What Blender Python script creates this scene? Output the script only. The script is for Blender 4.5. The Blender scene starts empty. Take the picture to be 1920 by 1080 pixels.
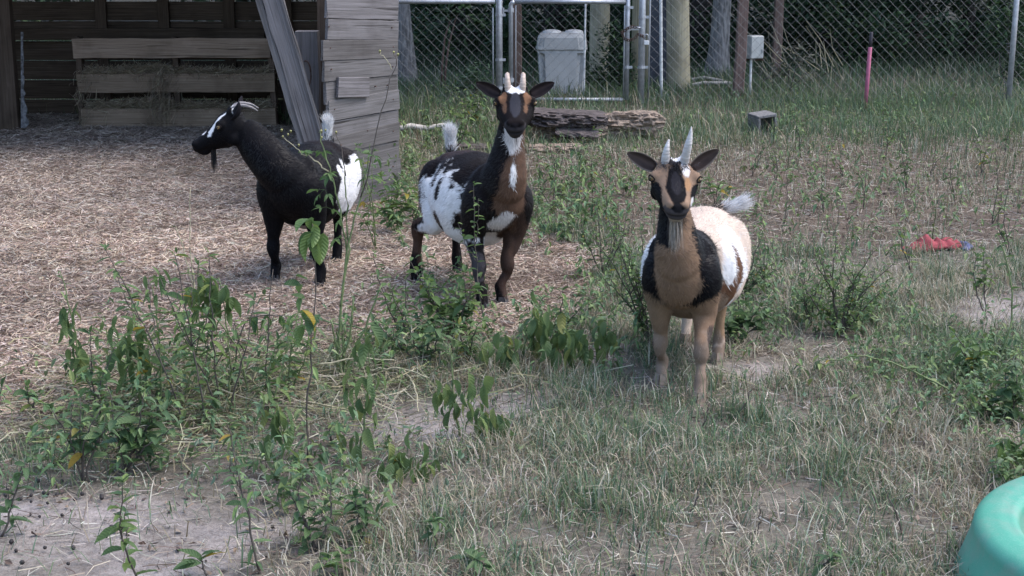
import bpy, math, random
import numpy as np
from mathutils import Vector, Matrix

random.seed(7)
rng = np.random.default_rng(7)
scene = bpy.context.scene
COL = scene.collection
PI = math.pi

# ------------------------------------------------------------------ camera, sky, sun, exposure
F, TILT, CAM_H = 2900.0, math.atan(690 / 2900.0), 1.5
cam_d = bpy.data.cameras.new('camera')
cam_d.sensor_width = 36.0
cam_d.lens = F / 1920 * 36
cam_d.clip_start, cam_d.clip_end = 0.05, 2000
cam = bpy.data.objects.new('camera', cam_d)
COL.objects.link(cam)
cam.location = (0, 0, CAM_H)
cam.rotation_euler = (PI / 2 - TILT, 0, 0)
scene.camera = cam

SUN_EL, SUN_AZ = math.radians(60), math.radians(88)      # azimuth measured from +Y towards +X
world = bpy.data.worlds.new('World')
scene.world = world
world.use_nodes = True
nt = world.node_tree
bg = nt.nodes['Background']
sky = nt.nodes.new('ShaderNodeTexSky')
sky.sky_type = 'NISHITA'
sky.sun_disc = False
sky.sun_elevation = SUN_EL
sky.sun_rotation = SUN_AZ
sky.air_density = 1.0
sky.dust_density = 2.0
sky.ozone_density = 1.2
nt.links.new(sky.outputs[0], bg.inputs[0])
bg.inputs[1].default_value = 0.13
sun_d = bpy.data.lights.new('sun', 'SUN')
sun_d.energy = 1.0
sun_d.angle = math.radians(45)
sun_d.color = (1.0, 0.94, 0.87)
sun = bpy.data.objects.new('sun', sun_d)
COL.objects.link(sun)
sd = Vector((math.sin(SUN_AZ) * math.cos(SUN_EL), math.cos(SUN_AZ) * math.cos(SUN_EL), math.sin(SUN_EL)))
sun.rotation_euler = sd.to_track_quat('Z', 'Y').to_euler()
sun.location = (6, 6, 14)
scene.view_settings.view_transform = 'Standard'
scene.view_settings.look = 'None'
scene.view_settings.gamma = 1.0
scene.view_settings.use_curve_mapping = False
scene.view_settings.exposure = 1.66
scene.render.engine = 'CYCLES'
scene.cycles.max_bounces = 6
scene.cycles.use_denoising = True

# ------------------------------------------------------------------ helpers
def ray(u, v):
    cx, cy = (u - 960) / F, (540 - v) / F
    s, c = math.sin(TILT), math.cos(TILT)
    return Vector((cx, c + cy * s, -s + cy * c))
def ground(u, v, z=0.0):                     # spot on the ground
    d = ray(u, v)
    return Vector((0, 0, CAM_H)) + d * ((z - CAM_H) / d.z)
def at(u, v, Y):                             # spot at a distance Y in front
    d = ray(u, v)
    return Vector((0, 0, CAM_H)) + d * (Y / d.y)

def _hash(i, j, k, seed):
    h = (i.astype(np.int64) * 374761393 + j.astype(np.int64) * 668265263 + k.astype(np.int64) * 2147483647 + seed * 974711) & 0xFFFFFFFF
    h = ((h ^ (h >> 13)) * 1274126177) & 0xFFFFFFFF
    h = (h ^ (h >> 16)) & 0xFFFF
    return h / 65535.0
def vnoise(P, scale=1.0, seed=0):
    Q = np.asarray(P, float) * scale
    if Q.shape[1] == 2: Q = np.concatenate([Q, np.zeros((len(Q), 1))], 1)
    I = np.floor(Q).astype(np.int64); f = Q - I
    f = f * f * (3 - 2 * f)
    r = 0
    for a in (0, 1):
        for b in (0, 1):
            for c in (0, 1):
                w = (f[:, 0] if a else 1 - f[:, 0]) * (f[:, 1] if b else 1 - f[:, 1]) * (f[:, 2] if c else 1 - f[:, 2])
                r = r + w * _hash(I[:, 0] + a, I[:, 1] + b, I[:, 2] + c, seed)
    return r * 2 - 1
def fbm(P, scale=1.0, seed=0, octv=3):
    r, a, t = 0, 1.0, 0
    for o in range(octv):
        r = r + a * vnoise(P, scale * 2 ** o, seed + o * 17); t += a; a *= .5
    return r / t
def sstep(a, b, x):
    t = np.clip((x - a) / (b - a), 0, 1)
    return t * t * (3 - 2 * t)

def mesh_np(name, V, faces, col=None, smooth=False, sharp_attr=None):
    """faces: (n,k) int array or list of such arrays"""
    V = np.asarray(V, np.float32).reshape(-1, 3)
    fl = faces if isinstance(faces, list) else [faces]
    fl = [np.asarray(f, np.int32) for f in fl if len(f)]
    me = bpy.data.meshes.new(name)
    me.vertices.add(len(V)); me.vertices.foreach_set('co', V.ravel())
    nl = sum(f.size for f in fl); npoly = sum(len(f) for f in fl)
    me.loops.add(nl); me.loops.foreach_set('vertex_index', np.concatenate([f.ravel() for f in fl]))
    tot = np.concatenate([np.full(len(f), f.shape[1], np.int32) for f in fl])
    start = np.concatenate([[0], np.cumsum(tot)[:-1]]).astype(np.int32)
    me.polygons.add(npoly)
    me.polygons.foreach_set('loop_start', start)
    me.polygons.foreach_set('loop_total', tot)
    me.polygons.foreach_set('use_smooth', np.full(npoly, bool(smooth)))
    me.update(calc_edges=True)
    if col is not None:
        c = np.ones((len(V), 4), np.float32); c[:, :3] = np.asarray(col, np.float32).reshape(-1, 3)
        a = me.color_attributes.new('Col', 'FLOAT_COLOR', 'POINT')
        a.data.foreach_set('color', c.ravel())
    return me

def link(name, me, mat=None, parent=None, M=None):
    o = bpy.data.objects.new(name, me)
    COL.objects.link(o)
    if mat is not None and me is not None:
        if len(me.materials) == 0: me.materials.append(mat)
    if parent is not None: o.parent = parent
    if M is not None: o.matrix_local = M
    return o
def tag(o, label=None, cat=None, group=None, kind=None):
    if label: o['label'] = label
    if cat: o['category'] = cat
    if group: o['group'] = group
    if kind: o['kind'] = kind
    return o
def thing(name, label, cat, loc=(0, 0, 0), rotz=0, group=None):
    o = bpy.data.objects.new(name, None)
    COL.objects.link(o)
    o.empty_display_size = .1
    o.location = loc; o.rotation_euler = (0, 0, rotz)
    return tag(o, label, cat, group)

class MB:
    """collects tubes, boxes and grids in one mesh"""
    def __init__(s): s.V = []; s.F = {3: [], 4: []}; s.n = 0; s.C = []
    def add(s, V, faces, col=None):
        V = np.asarray(V, float).reshape(-1, 3)
        for f in faces:
            f = np.asarray(f, int)
            if len(f): s.F[f.shape[1]].append(f + s.n)
        s.V.append(V); s.n += len(V)
        s.C.append(np.broadcast_to(np.asarray(col if col is not None else (1, 1, 1), float), (len(V), 3)))
        return s
    def tube(s, pts, rad, seg=8, up=(0, 0, 1), flat=1.0, cap=True, col=None):
        P = np.asarray([tuple(p) for p in pts], float); n = len(P)
        rad = np.broadcast_to(np.asarray(rad, float), (n,)) if np.ndim(rad) < 2 else np.asarray(rad, float)
        T = np.gradient(P, axis=0); T /= np.linalg.norm(T, axis=1)[:, None] + 1e-12
        upv = np.asarray(up, float)
        S = np.cross(np.broadcast_to(upv, T.shape), T)
        bad = np.linalg.norm(S, axis=1) < 1e-3
        S[bad] = np.cross(np.broadcast_to([1, 0, 0.01], T[bad].shape), T[bad])
        S /= np.linalg.norm(S, axis=1)[:, None]
        U = np.cross(T, S)
        a = np.arange(seg) * 2 * PI / seg
        if rad.ndim == 1: ra, rb = rad, rad * flat
        else: ra, rb = rad[:, 0], rad[:, 1]
        V = P[:, None] + S[:, None] * (ra[:, None] * np.cos(a))[..., None] + U[:, None] * (rb[:, None] * np.sin(a))[..., None]
        i, j = np.meshgrid(np.arange(n - 1), np.arange(seg), indexing='ij')
        k = (j + 1) % seg
        Q = np.stack([i * seg + j, i * seg + k, (i + 1) * seg + k, (i + 1) * seg + j], -1).reshape(-1, 4)
        V = V.reshape(-1, 3); fs = [Q]
        if cap:
            V = np.concatenate([V, P[:1], P[-1:]])
            jj = np.arange(seg); kk = (jj + 1) % seg; c0, c1 = n * seg, n * seg + 1
            fs.append(np.stack([kk, jj, np.full(seg, c0)], -1))
            fs.append(np.stack([(n - 1) * seg + jj, (n - 1) * seg + kk, np.full(seg, c1)], -1))
        return s.add(V, fs, col)
    def box(s, c, size, M=None, bev=0.0, col=None):
        x, y, z = [h / 2 for h in size]
        b = bev
        ring = [(-x + b, -y), (x - b, -y), (x, -y + b), (x, y - b), (x - b, y), (-x + b, y), (-x, y - b), (-x, -y + b)] if b else [(-x, -y), (x, -y), (x, y), (-x, y)]
        n = len(ring)
        lv = [(-z, 1)] + [(z, 1)] if not b else [(-z, 0), (-z + b, 1), (z - b, 1), (z, 0)]
        V = []
        for zz, full in lv:
            k = 1.0 if full else None
            for (px, py) in ring:
                if full: V.append((px, py, zz))
                else: V.append((math.copysign(max(abs(px) - b, 0), px), math.copysign(max(abs(py) - b, 0), py), zz))
        V = np.array(V)
        if M is not None: V = V @ np.array(M.to_3x3()).T
        V = V + np.array(c)
        L = len(lv); Fq = []
        for i in range(L - 1):
            for j in range(n): Fq.append((i * n + j, i * n + (j + 1) % n, (i + 1) * n + (j + 1) % n, (i + 1) * n + j))
        V = np.concatenate([V, V[:n].mean(0)[None], V[-n:].mean(0)[None]])
        T = [((j + 1) % n, j, L * n) for j in range(n)] + [((L - 1) * n + j, (L - 1) * n + (j + 1) % n, L * n + 1) for j in range(n)]
        return s.add(V, [Fq, T], col)
    def lathe(s, prof, c=(0, 0, 0), seg=32, col=None):
        P = np.array(prof, float); n = len(P)
        a = np.arange(seg) * 2 * PI / seg
        V = np.stack([P[:, 0][:, None] * np.cos(a), P[:, 0][:, None] * np.sin(a), np.broadcast_to(P[:, 1][:, None], (n, seg))], -1).reshape(-1, 3) + np.array(c)
        i, j = np.meshgrid(np.arange(n - 1), np.arange(seg), indexing='ij'); k = (j + 1) % seg
        return s.add(V, [np.stack([i * seg + j, i * seg + k, (i + 1) * seg + k, (i + 1) * seg + j], -1).reshape(-1, 4)], col)
    def mesh(s, name, smooth=False, colors=False):
        fs = [np.concatenate(s.F[k]) for k in (3, 4) if s.F[k]]
        return mesh_np(name, np.concatenate(s.V), fs, np.concatenate(s.C) if colors else None, smooth)
    def build(s, name, mat, parent=None, smooth=False, colors=False, M=None):
        return link(name, s.mesh(name, smooth, colors), mat, parent, M)

# ------------------------------------------------------------------ materials
def new_mat(name):
    m = bpy.data.materials.new(name); m.use_nodes = True
    return m, m.node_tree, m.node_tree.nodes['Principled BSDF']
def N(t, kind, **kw):
    n = t.nodes.new(kind)
    for k, v in kw.items():
        if k.startswith('i_'): n.inputs[int(k[2:]) if k[2:].isdigit() else k[2:].replace('_', ' ')].default_value = v
        else: setattr(n, k, v)
    return n
def ramp(t, fac, stops):
    r = N(t, 'ShaderNodeValToRGB')
    e = r.color_ramp.elements
    while len(e) < len(stops): e.new(.5)
    for el, (p, c) in zip(e, stops): el.position = p; el.color = (*c, 1)
    t.links.new(fac, r.inputs[0])
    return r.outputs[0]
def mixc(t, fac, a, b, mode='MIX'):
    m = N(t, 'ShaderNodeMix', data_type='RGBA', blend_type=mode)
    for s, v in ((m.inputs[0], fac), (m.inputs[6], a), (m.inputs[7], b)):
        if hasattr(v, 'links'): t.links.new(v, s)
        elif isinstance(v, (int, float)): s.default_value = v
        else: s.default_value = (*v, 1)
    return m.outputs[2]

def simple_mat(name, col, rough=.6, metal=0, noise=.25, scale=20, bump=.1, stretch=None, spec=.4):
    m, t, p = new_mat(name)
    tc = N(t, 'ShaderNodeTexCoord')
    mp = N(t, 'ShaderNodeMapping')
    if stretch: mp.inputs['Scale'].default_value = stretch
    t.links.new(tc.outputs['Object'], mp.inputs[0])
    nz = N(t, 'ShaderNodeTexNoise'); nz.inputs['Scale'].default_value = scale; nz.inputs['Detail'].default_value = 6
    t.links.new(mp.outputs[0], nz.inputs[0])
    lo = tuple(c * (1 - noise) for c in col); hi = tuple(min(1, c * (1 + noise)) for c in col)
    c = ramp(t, nz.outputs[0], [(.3, lo), (.7, hi)])
    t.links.new(c, p.inputs['Base Color'])
    p.inputs['Roughness'].default_value = rough; p.inputs['Metallic'].default_value = metal
    p.inputs['Specular IOR Level'].default_value = spec
    if bump:
        b = N(t, 'ShaderNodeBump'); b.inputs['Strength'].default_value = bump; b.inputs['Distance'].default_value = .01
        t.links.new(nz.outputs[0], b.inputs['Height']); t.links.new(b.outputs[0], p.inputs['Normal'])
    return m

def attr_mat(name, rough=.7, transl=0.0, spec=.25, sheen=0):
    m, t, p = new_mat(name)
    a = N(t, 'ShaderNodeAttribute', attribute_name='Col')
    t.links.new(a.outputs['Color'], p.inputs['Base Color'])
    p.inputs['Roughness'].default_value = rough
    p.inputs['Specular IOR Level'].default_value = spec
    if sheen: p.inputs['Sheen Weight'].default_value = sheen
    if transl:
        tr = N(t, 'ShaderNodeBsdfTranslucent'); t.links.new(a.outputs['Color'], tr.inputs[0])
        mx = N(t, 'ShaderNodeMixShader'); mx.inputs[0].default_value = transl
        t.links.new(p.outputs[0], mx.inputs[1]); t.links.new(tr.outputs[0], mx.inputs[2])
        t.links.new(mx.outputs[0], t.nodes['Material Output'].inputs[0])
    return m

def leaf_mat(name, cols, transl=.3, rough=.45):
    """cols: stops over the per-leaf random value"""
    m, t, p = new_mat(name)
    oi = N(t, 'ShaderNodeObjectInfo')
    c = ramp(t, oi.outputs['Random'], cols)
    tc = N(t, 'ShaderNodeTexCoord')
    nz = N(t, 'ShaderNodeTexNoise'); nz.inputs['Scale'].default_value = 6; nz.inputs['Detail'].default_value = 4
    t.links.new(tc.outputs['Object'], nz.inputs[0])
    # side veins across the blade
    sep = N(t, 'ShaderNodeSeparateXYZ'); t.links.new(tc.outputs['Object'], sep.inputs[0])
    ab = N(t, 'ShaderNodeMath', operation='ABSOLUTE'); t.links.new(sep.outputs[1], ab.inputs[0])
    k1 = N(t, 'ShaderNodeMath', operation='MULTIPLY_ADD'); t.links.new(ab.outputs[0], k1.inputs[0]); k1.inputs[1].default_value = -1.0; t.links.new(sep.outputs[0], k1.inputs[2])
    sn = N(t, 'ShaderNodeMath', operation='MULTIPLY'); t.links.new(k1.outputs[0], sn.inputs[0]); sn.inputs[1].default_value = 55
    s2 = N(t, 'ShaderNodeMath', operation='SINE'); t.links.new(sn.outputs[0], s2.inputs[0])
    c2 = mixc(t, nz.outputs[0], c, (.75, .8, .7), 'MULTIPLY')
    t.links.new(c2, p.inputs['Base Color'])
    b = N(t, 'ShaderNodeBump'); b.inputs['Strength'].default_value = .25; b.inputs['Distance'].default_value = .02
    t.links.new(s2.outputs[0], b.inputs['Height']); t.links.new(b.outputs[0], p.inputs['Normal'])
    p.inputs['Roughness'].default_value = rough; p.inputs['Specular IOR Level'].default_value = .35
    tr = N(t, 'ShaderNodeBsdfTranslucent'); t.links.new(c2, tr.inputs[0])
    mx = N(t, 'ShaderNodeMixShader'); mx.inputs[0].default_value = transl
    t.links.new(p.outputs[0], mx.inputs[1]); t.links.new(tr.outputs[0], mx.inputs[2])
    t.links.new(mx.outputs[0], t.nodes['Material Output'].inputs[0])
    return m

def wood_mat(name, dark, mid, light, bump=.5, stain=.5):
    """weathered board: grain along local X"""
    m, t, p = new_mat(name)
    tc = N(t, 'ShaderNodeTexCoord'); oi = N(t, 'ShaderNodeObjectInfo')
    off = N(t, 'ShaderNodeVectorMath', operation='SCALE'); off.inputs[0].default_value = (13.7, 7.3, 5.1)
    t.links.new(oi.outputs['Random'], off.inputs['Scale'])
    ad = N(t, 'ShaderNodeVectorMath', operation='ADD'); t.links.new(tc.outputs['Object'], ad.inputs[0]); t.links.new(off.outputs[0], ad.inputs[1])
    mp = N(t, 'ShaderNodeMapping'); mp.inputs['Scale'].default_value = (1.2, 60, 60); t.links.new(ad.outputs[0], mp.inputs[0])
    n1 = N(t, 'ShaderNodeTexNoise'); n1.inputs['Scale'].default_value = 2.2; n1.inputs['Detail'].default_value = 9; n1.inputs['Roughness'].default_value = .65; n1.inputs['Distortion'].default_value = .25
    t.links.new(mp.outputs[0], n1.inputs[0])
    n2 = N(t, 'ShaderNodeTexNoise'); n2.inputs['Scale'].default_value = 5; n2.inputs['Detail'].default_value = 5
    t.links.new(ad.outputs[0], n2.inputs[0])
    c = ramp(t, n1.outputs[0], [(.28, dark), (.5, mid), (.75, light)])
    st = ramp(t, n2.outputs[0], [(.32, (.42, .40, .38)), (.48, (.95, .95, .95)), (.62, (1, 1, 1)), (.74, (1.45, 1.45, 1.5))])
    mp3 = N(t, 'ShaderNodeMapping'); mp3.inputs['Scale'].default_value = (.9, 48, 48); t.links.new(ad.outputs[0], mp3.inputs[0])
    n3 = N(t, 'ShaderNodeTexNoise'); n3.inputs['Scale'].default_value = 1.6; n3.inputs['Detail'].default_value = 3; t.links.new(mp3.outputs[0], n3.inputs[0])
    c = mixc(t, 1.0, c, ramp(t, n3.outputs[0], [(.30, (.25, .24, .23)), (.37, (1, 1, 1))]), 'MULTIPLY')
    c = mixc(t, stain, c, st, 'MULTIPLY')
    rr = ramp(t, oi.outputs['Random'], [(0, (.72, .70, .68)), (.5, (1, 1, 1)), (1, (1.2, 1.18, 1.22))])
    c = mixc(t, .8, c, rr, 'MULTIPLY')
    t.links.new(c, p.inputs['Base Color'])
    p.inputs['Roughness'].default_value = .85; p.inputs['Specular IOR Level'].default_value = .2
    b = N(t, 'ShaderNodeBump'); b.inputs['Strength'].default_value = bump; b.inputs['Distance'].default_value = .004
    t.links.new(n1.outputs[0], b.inputs['Height']); t.links.new(b.outputs[0], p.inputs['Normal'])
    return m

M = {}
M['grey_wood'] = wood_mat('grey_wood', (.075, .069, .068), (.138, .130, .130), (.21, .20, .206), bump=.6, stain=.4)
M['brown_wood'] = wood_mat('brown_wood', (.045, .032, .024), (.088, .064, .048), (.14, .108, .085))
M['pallet_wood'] = wood_mat('pallet_wood', (.14, .10, .072), (.25, .19, .14), (.34, .275, .215))
M['post_wood'] = wood_mat('post_wood', (.09, .06, .05), (.15, .105, .09), (.20, .15, .13))
M['pile_wood'] = wood_mat('pile_wood', (.24, .22, .15), (.34, .31, .22), (.42, .39, .29), bump=.3)
M['steel'] = simple_mat('galvanised_steel', (.42, .43, .46), .45, .55, .18, 30, .05)
M['rust'] = simple_mat('rusty_steel', (.10, .06, .05), .7, .3, .4, 60, .2)
M['wire'] = simple_mat('galvanised_wire', (.17, .165, .17), .6, .2, .2, 10, 0)
M['pvc'] = simple_mat('white_pvc', (.62, .63, .64), .4, 0, .12, 18, .03)
M['tank'] = simple_mat('grey_plastic', (.33, .335, .335), .5, 0, .10, 9, .05)
M['tank_light'] = simple_mat('pale_grey_plastic', (.44, .44, .44), .5, 0, .08, 9, .05)
M['box_grey'] = simple_mat('utility_box_paint', (.36, .38, .39), .45, .2, .10, 25, .04)
M['slate'] = simple_mat('dark_blue_grey', (.045, .055, .075), .6, 0, .25, 8, .1)
M['pink'] = simple_mat('pink_paint', (.42, .12, .20), .6, 0, .15, 40, .05)
M['black_rod'] = simple_mat('dark_rod', (.04, .035, .045), .6, 0, .2, 40, .05)
M['green_plastic'] = simple_mat('green_plastic', (.058, .275, .195), .5, 0, .10, 5, .05, spec=.35)
_t = M['green_plastic'].node_tree; _p = _t.nodes['Principled BSDF']
_tc = N(_t, 'ShaderNodeTexCoord')
_n1 = N(_t, 'ShaderNodeTexNoise'); _n1.inputs['Scale'].default_value = 9; _n1.inputs['Detail'].default_value = 9; _n1.inputs['Roughness'].default_value = .7
_n2 = N(_t, 'ShaderNodeTexNoise'); _n2.inputs['Scale'].default_value = 140; _n2.inputs['Detail'].default_value = 2
_mp = N(_t, 'ShaderNodeMapping'); _mp.inputs['Scale'].default_value = (1, 9, 9); _mp.inputs['Rotation'].default_value = (0, 0, .6)
_t.links.new(_tc.outputs['Object'], _n1.inputs[0]); _t.links.new(_tc.outputs['Object'], _mp.inputs[0]); _t.links.new(_mp.outputs[0], _n2.inputs[0])
_base = _p.inputs['Base Color'].links[0].from_socket
_c = mixc(_t, ramp(_t, _n1.outputs[0], [(.44, (0, 0, 0)), (.66, (.5, .5, .5))]), _base, (.26, .25, .22))
_c = mixc(_t, ramp(_t, _n2.outputs[0], [(.57, (0, 0, 0)), (.62, (.4, .4, .4))]), _c, (.30, .40, .37))
_t.links.new(_c, _p.inputs['Base Color'])
M['concrete'] = simple_mat('concrete', (.15, .147, .15), .9, 0, .3, 60, .4)
M['red_cloth'] = simple_mat('red_cloth', (.25, .05, .06), .9, 0, .35, 35, .4)
M['blue_cloth'] = simple_mat('blue_cloth', (.10, .11, .20), .9, 0, .3, 35, .4)
M['bark'] = simple_mat('log_bark', (.082, .068, .068), .95, 0, .75, 16, 1.0, (1, 4, 4))
M['rotten'] = simple_mat('rotten_wood', (.23, .18, .145), .95, 0, .5, 14, .9, (1, 5, 5))
M['tree_bark'] = simple_mat('tree_bark', (.19, .185, .185), .95, 0, .55, 14, .9, (3, 3, .6))
M['dark_bark'] = simple_mat('dark_tree_bark', (.06, .052, .048), .95, 0, .5, 14, .8, (3, 3, .6))
M['pale_branch'] = simple_mat('bleached_wood', (.42, .40, .38), .8, 0, .3, 25, .4)
M['white_paint'] = simple_mat('peeling_white_paint', (.16, .16, .17), .95, 0, .8, 30, .5)
M['grass'] = attr_mat('grass_blade', .55, .3, .3)
M['straw'] = attr_mat('straw_stalk', .65, .12, .3)
M['foliage'] = attr_mat('foliage_mass', .5, .25, .3)
M['fur'] = attr_mat('goat_fur', .8, 0, .08)
M['fur_strand'] = attr_mat('goat_hair_strand', .5, 0, .22)
M['leaf'] = leaf_mat('weed_leaf', [(0, (0.068, 0.128, 0.051)), (.35, (0.100, 0.168, 0.061)), (.7, (0.130, 0.204, 0.070)), (.97, (0.165, 0.235, 0.070)), (.988, (0.378, 0.265, 0.041))], .4)
M['dark_leaf'] = leaf_mat('dark_weed_leaf', [(0, (0.065, 0.120, 0.056)), (.5, (0.097, 0.163, 0.071)), (.98, (0.130, 0.199, 0.082)), (.995, (0.330, 0.224, 0.041))], .35)
M['wilt_leaf'] = leaf_mat('wilted_leaf', [(0, (0.094, 0.153, 0.067)), (.5, (0.130, 0.194, 0.078)), (.9, (0.171, 0.230, 0.082)), (1, (0.236, 0.245, 0.082))], .42, .55)
M['stem_dark'] = simple_mat('woody_stem', (.085, .07, .06), .8, 0, .3, 60, .1)
M['stem_green'] = simple_mat('green_stem', (.13, .17, .07), .6, 0, .25, 60, .05)
M['stem_pale'] = simple_mat('pale_dry_stem', (.33, .30, .20), .75, 0, .25, 60, .05)
M['bud'] = simple_mat('yellow_bud', (.30, .28, .11), .6, 0, .2, 80, .1)
M['eye'] = simple_mat('goat_eye_amber', (.20, .125, .045), .3, 0, .2, 80, 0, spec=.45)
M['lid'] = simple_mat('dark_eyelid', (.016, .012, .012), .8, 0, .2, 80, 0, spec=.1)
M['pupil'] = simple_mat('goat_pupil', (.006, .006, .008), .1, 0, 0, 10, 0, spec=.8)
M['horn_pale'] = simple_mat('pale_horn', (.50, .47, .46), .45, 0, .18, 30, .35, (1, 1, 6))
M['horn_tan'] = simple_mat('tan_horn', (.40, .32, .27), .45, 0, .22, 30, .35, (1, 1, 6))
M['horn_grey'] = simple_mat('grey_horn', (.20, .18, .18), .4, 0, .3, 30, .35, (1, 1, 6))
M['hoof_dark'] = simple_mat('dark_hoof', (.035, .03, .03), .5, 0, .3, 60, .2)
M['hoof_tan'] = simple_mat('tan_hoof', (.22, .17, .13), .55, 0, .3, 60, .2)
M['dropping'] = simple_mat('dark_dropping', (.025, .02, .02), .6, 0, .3, 60, .2)
M['stone'] = simple_mat('pale_stone', (.30, .28, .28), .9, 0, .3, 40, .4)

# ------------------------------------------------------------------ ground zones
def gpoly(px): return np.array([tuple(ground(u, v))[:2] for u, v in px])
def sdist(P, poly):
    P = np.asarray(P, float); n = len(poly)
    dmin = np.full(len(P), 1e9); ins = np.zeros(len(P), bool)
    for i in range(n):
        a, b = poly[i], poly[(i + 1) % n]
        e = b - a; w = P - a
        tt = np.clip((w @ e) / (e @ e + 1e-12), 0, 1)
        dmin = np.minimum(dmin, np.linalg.norm(w - tt[:, None] * e, axis=1))
        c = (a[1] > P[:, 1]) != (b[1] > P[:, 1])
        xi = (b[0] - a[0]) * (P[:, 1] - a[1]) / (b[1] - a[1] + 1e-12) + a[0]
        ins ^= c & (P[:, 0] < xi)
    return np.where(ins, dmin, -dmin)
STRAW = gpoly([(-900, 215), (200, 215), (560, 240), (760, 362), (840, 390), (930, 425), (1060, 450), (1130, 490), (1140, 560), (1080, 605), (950, 640), (760, 650), (640, 665), (470, 690), (230, 745), (0, 830), (-900, 1000)])
SANDS = [gpoly(p) for p in (
    [(-300, 1000), (60, 935), (300, 925), (520, 940), (600, 965), (590, 1000), (520, 1030), (430, 1060), (380, 1150), (-300, 1150)],
    [(690, 765), (780, 742), (900, 730), (1030, 732), (1070, 748), (1020, 780), (920, 815), (800, 832), (710, 815)],
    [(1780, 560), (1960, 545), (1960, 610), (1850, 622), (1770, 590)],
    [(1350, 675), (1440, 660), (1500, 690), (1400, 722)],
    [(1120, 635), (1215, 645), (1190, 705), (1090, 690)])]
LITTER = gpoly([(950, 300), (1100, 285), (1500, 258), (2100, 240), (2100, 455), (1700, 470), (1400, 480), (1130, 470), (1000, 410)])
SHEDPOLY = gpoly([(-900, 238), (480, 236), (560, 300), (-900, 260)])
def zones(P):
    n1 = fbm(P, 2.2, 3) * .16 + fbm(P, 9, 5, 2) * .05
    straw = sstep(-.08, .08, sdist(P, STRAW) + n1)
    sand = np.zeros(len(P))
    for s in SANDS: sand = np.maximum(sand, sstep(-.09, .07, sdist(P, s) + n1 * .8))
    litter = sstep(-.3, .2, sdist(P, LITTER) + n1 * 2)
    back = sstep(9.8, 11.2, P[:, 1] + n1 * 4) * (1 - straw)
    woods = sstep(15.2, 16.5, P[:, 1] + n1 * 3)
    sand = sand * (1 - straw * .6)
    return straw, sand, litter * (1 - straw) * (1 - sand), back, woods
def gz(P):
    P = np.asarray(P, float)
    near = 1 - sstep(14, 30, np.abs(P[:, 1]))
    return (fbm(P, 1.1, 21, 2) * .010 + fbm(P, 6, 23, 2) * .006) * near

def axis(lo, hi, step, far):
    core = np.arange(lo, hi + step / 2, step)
    g = np.geomspace(step * 2, far, 26)
    return np.concatenate([lo - g[::-1], core, hi + g])
xs, ys = axis(-4.2, 4.2, .045, 500), axis(2.6, 17, .045, 600)
X, Y = np.meshgrid(xs, ys)
P2 = np.stack([X.ravel(), Y.ravel()], 1)
st, sa, li, ba, wo = zones(P2)
gcol = np.tile(np.array([.152, .136, .113]), (len(P2), 1))
def blend(c, w, k):
    w = np.clip(w, 0, 1)[:, None]
    return c * (1 - w) + np.array(k) * w
gcol = blend(gcol, li, (.125, .098, .080))
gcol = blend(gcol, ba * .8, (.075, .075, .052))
gcol = blend(gcol, st, (.20, .155, .128))
gcol = blend(gcol, np.clip(sa * (.62 + .75 * fbm(P2, 4.5, 9)), 0, 1), (.33, .292, .28))
dung = sstep(.25, .6, fbm(P2, 3.0, 77, 3)) * (1 - wo)
gcol = blend(gcol, dung * .55, (.085, .068, .060))
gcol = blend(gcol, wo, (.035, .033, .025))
gcol *= (1 + .22 * fbm(P2, 14, 40, 2))[:, None]
zz = gz(P2) + sa * fbm(P2, 8, 60, 3) * .010
nx, ny = len(xs), len(ys)
i, j = np.meshgrid(np.arange(nx - 1), np.arange(ny - 1))
b0 = (j * nx + i).ravel()
gF = np.stack([b0, b0 + 1, b0 + nx + 1, b0 + nx], 1)
gm, t, p = new_mat('soil')
a = N(t, 'ShaderNodeAttribute', attribute_name='Col')
tc = N(t, 'ShaderNodeTexCoord')
n1 = N(t, 'ShaderNodeTexNoise'); n1.inputs['Scale'].default_value = 55; n1.inputs['Detail'].default_value = 8; n1.inputs['Roughness'].default_value = .7
n2 = N(t, 'ShaderNodeTexNoise'); n2.inputs['Scale'].default_value = 260; n2.inputs['Detail'].default_value = 3
t.links.new(tc.outputs['Object'], n1.inputs[0]); t.links.new(tc.outputs['Object'], n2.inputs[0])
c = mixc(t, 1.0, a.outputs['Color'], ramp(t, n1.outputs[0], [(.3, (.55, .52, .5)), (.52, (1, 1, 1)), (.75, (1.25, 1.25, 1.28))]), 'MULTIPLY')
c = mixc(t, .6, c, ramp(t, n2.outputs[0], [(.35, (.6, .6, .6)), (.6, (1.15, 1.15, 1.15))]), 'MULTIPLY')
t.links.new(c, p.inputs['Base Color']); p.inputs['Roughness'].default_value = .95; p.inputs['Specular IOR Level'].default_value = .15
b = N(t, 'ShaderNodeBump'); b.inputs['Strength'].default_value = .7; b.inputs['Distance'].default_value = .012
t.links.new(n1.outputs[0], b.inputs['Height']); t.links.new(b.outputs[0], p.inputs['Normal'])
tag(link('ground', mesh_np('ground', np.column_stack([P2, zz]), gF, gcol, True), gm), 'bare soil yard with pale sand and trampled litter', kind='structure')

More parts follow.
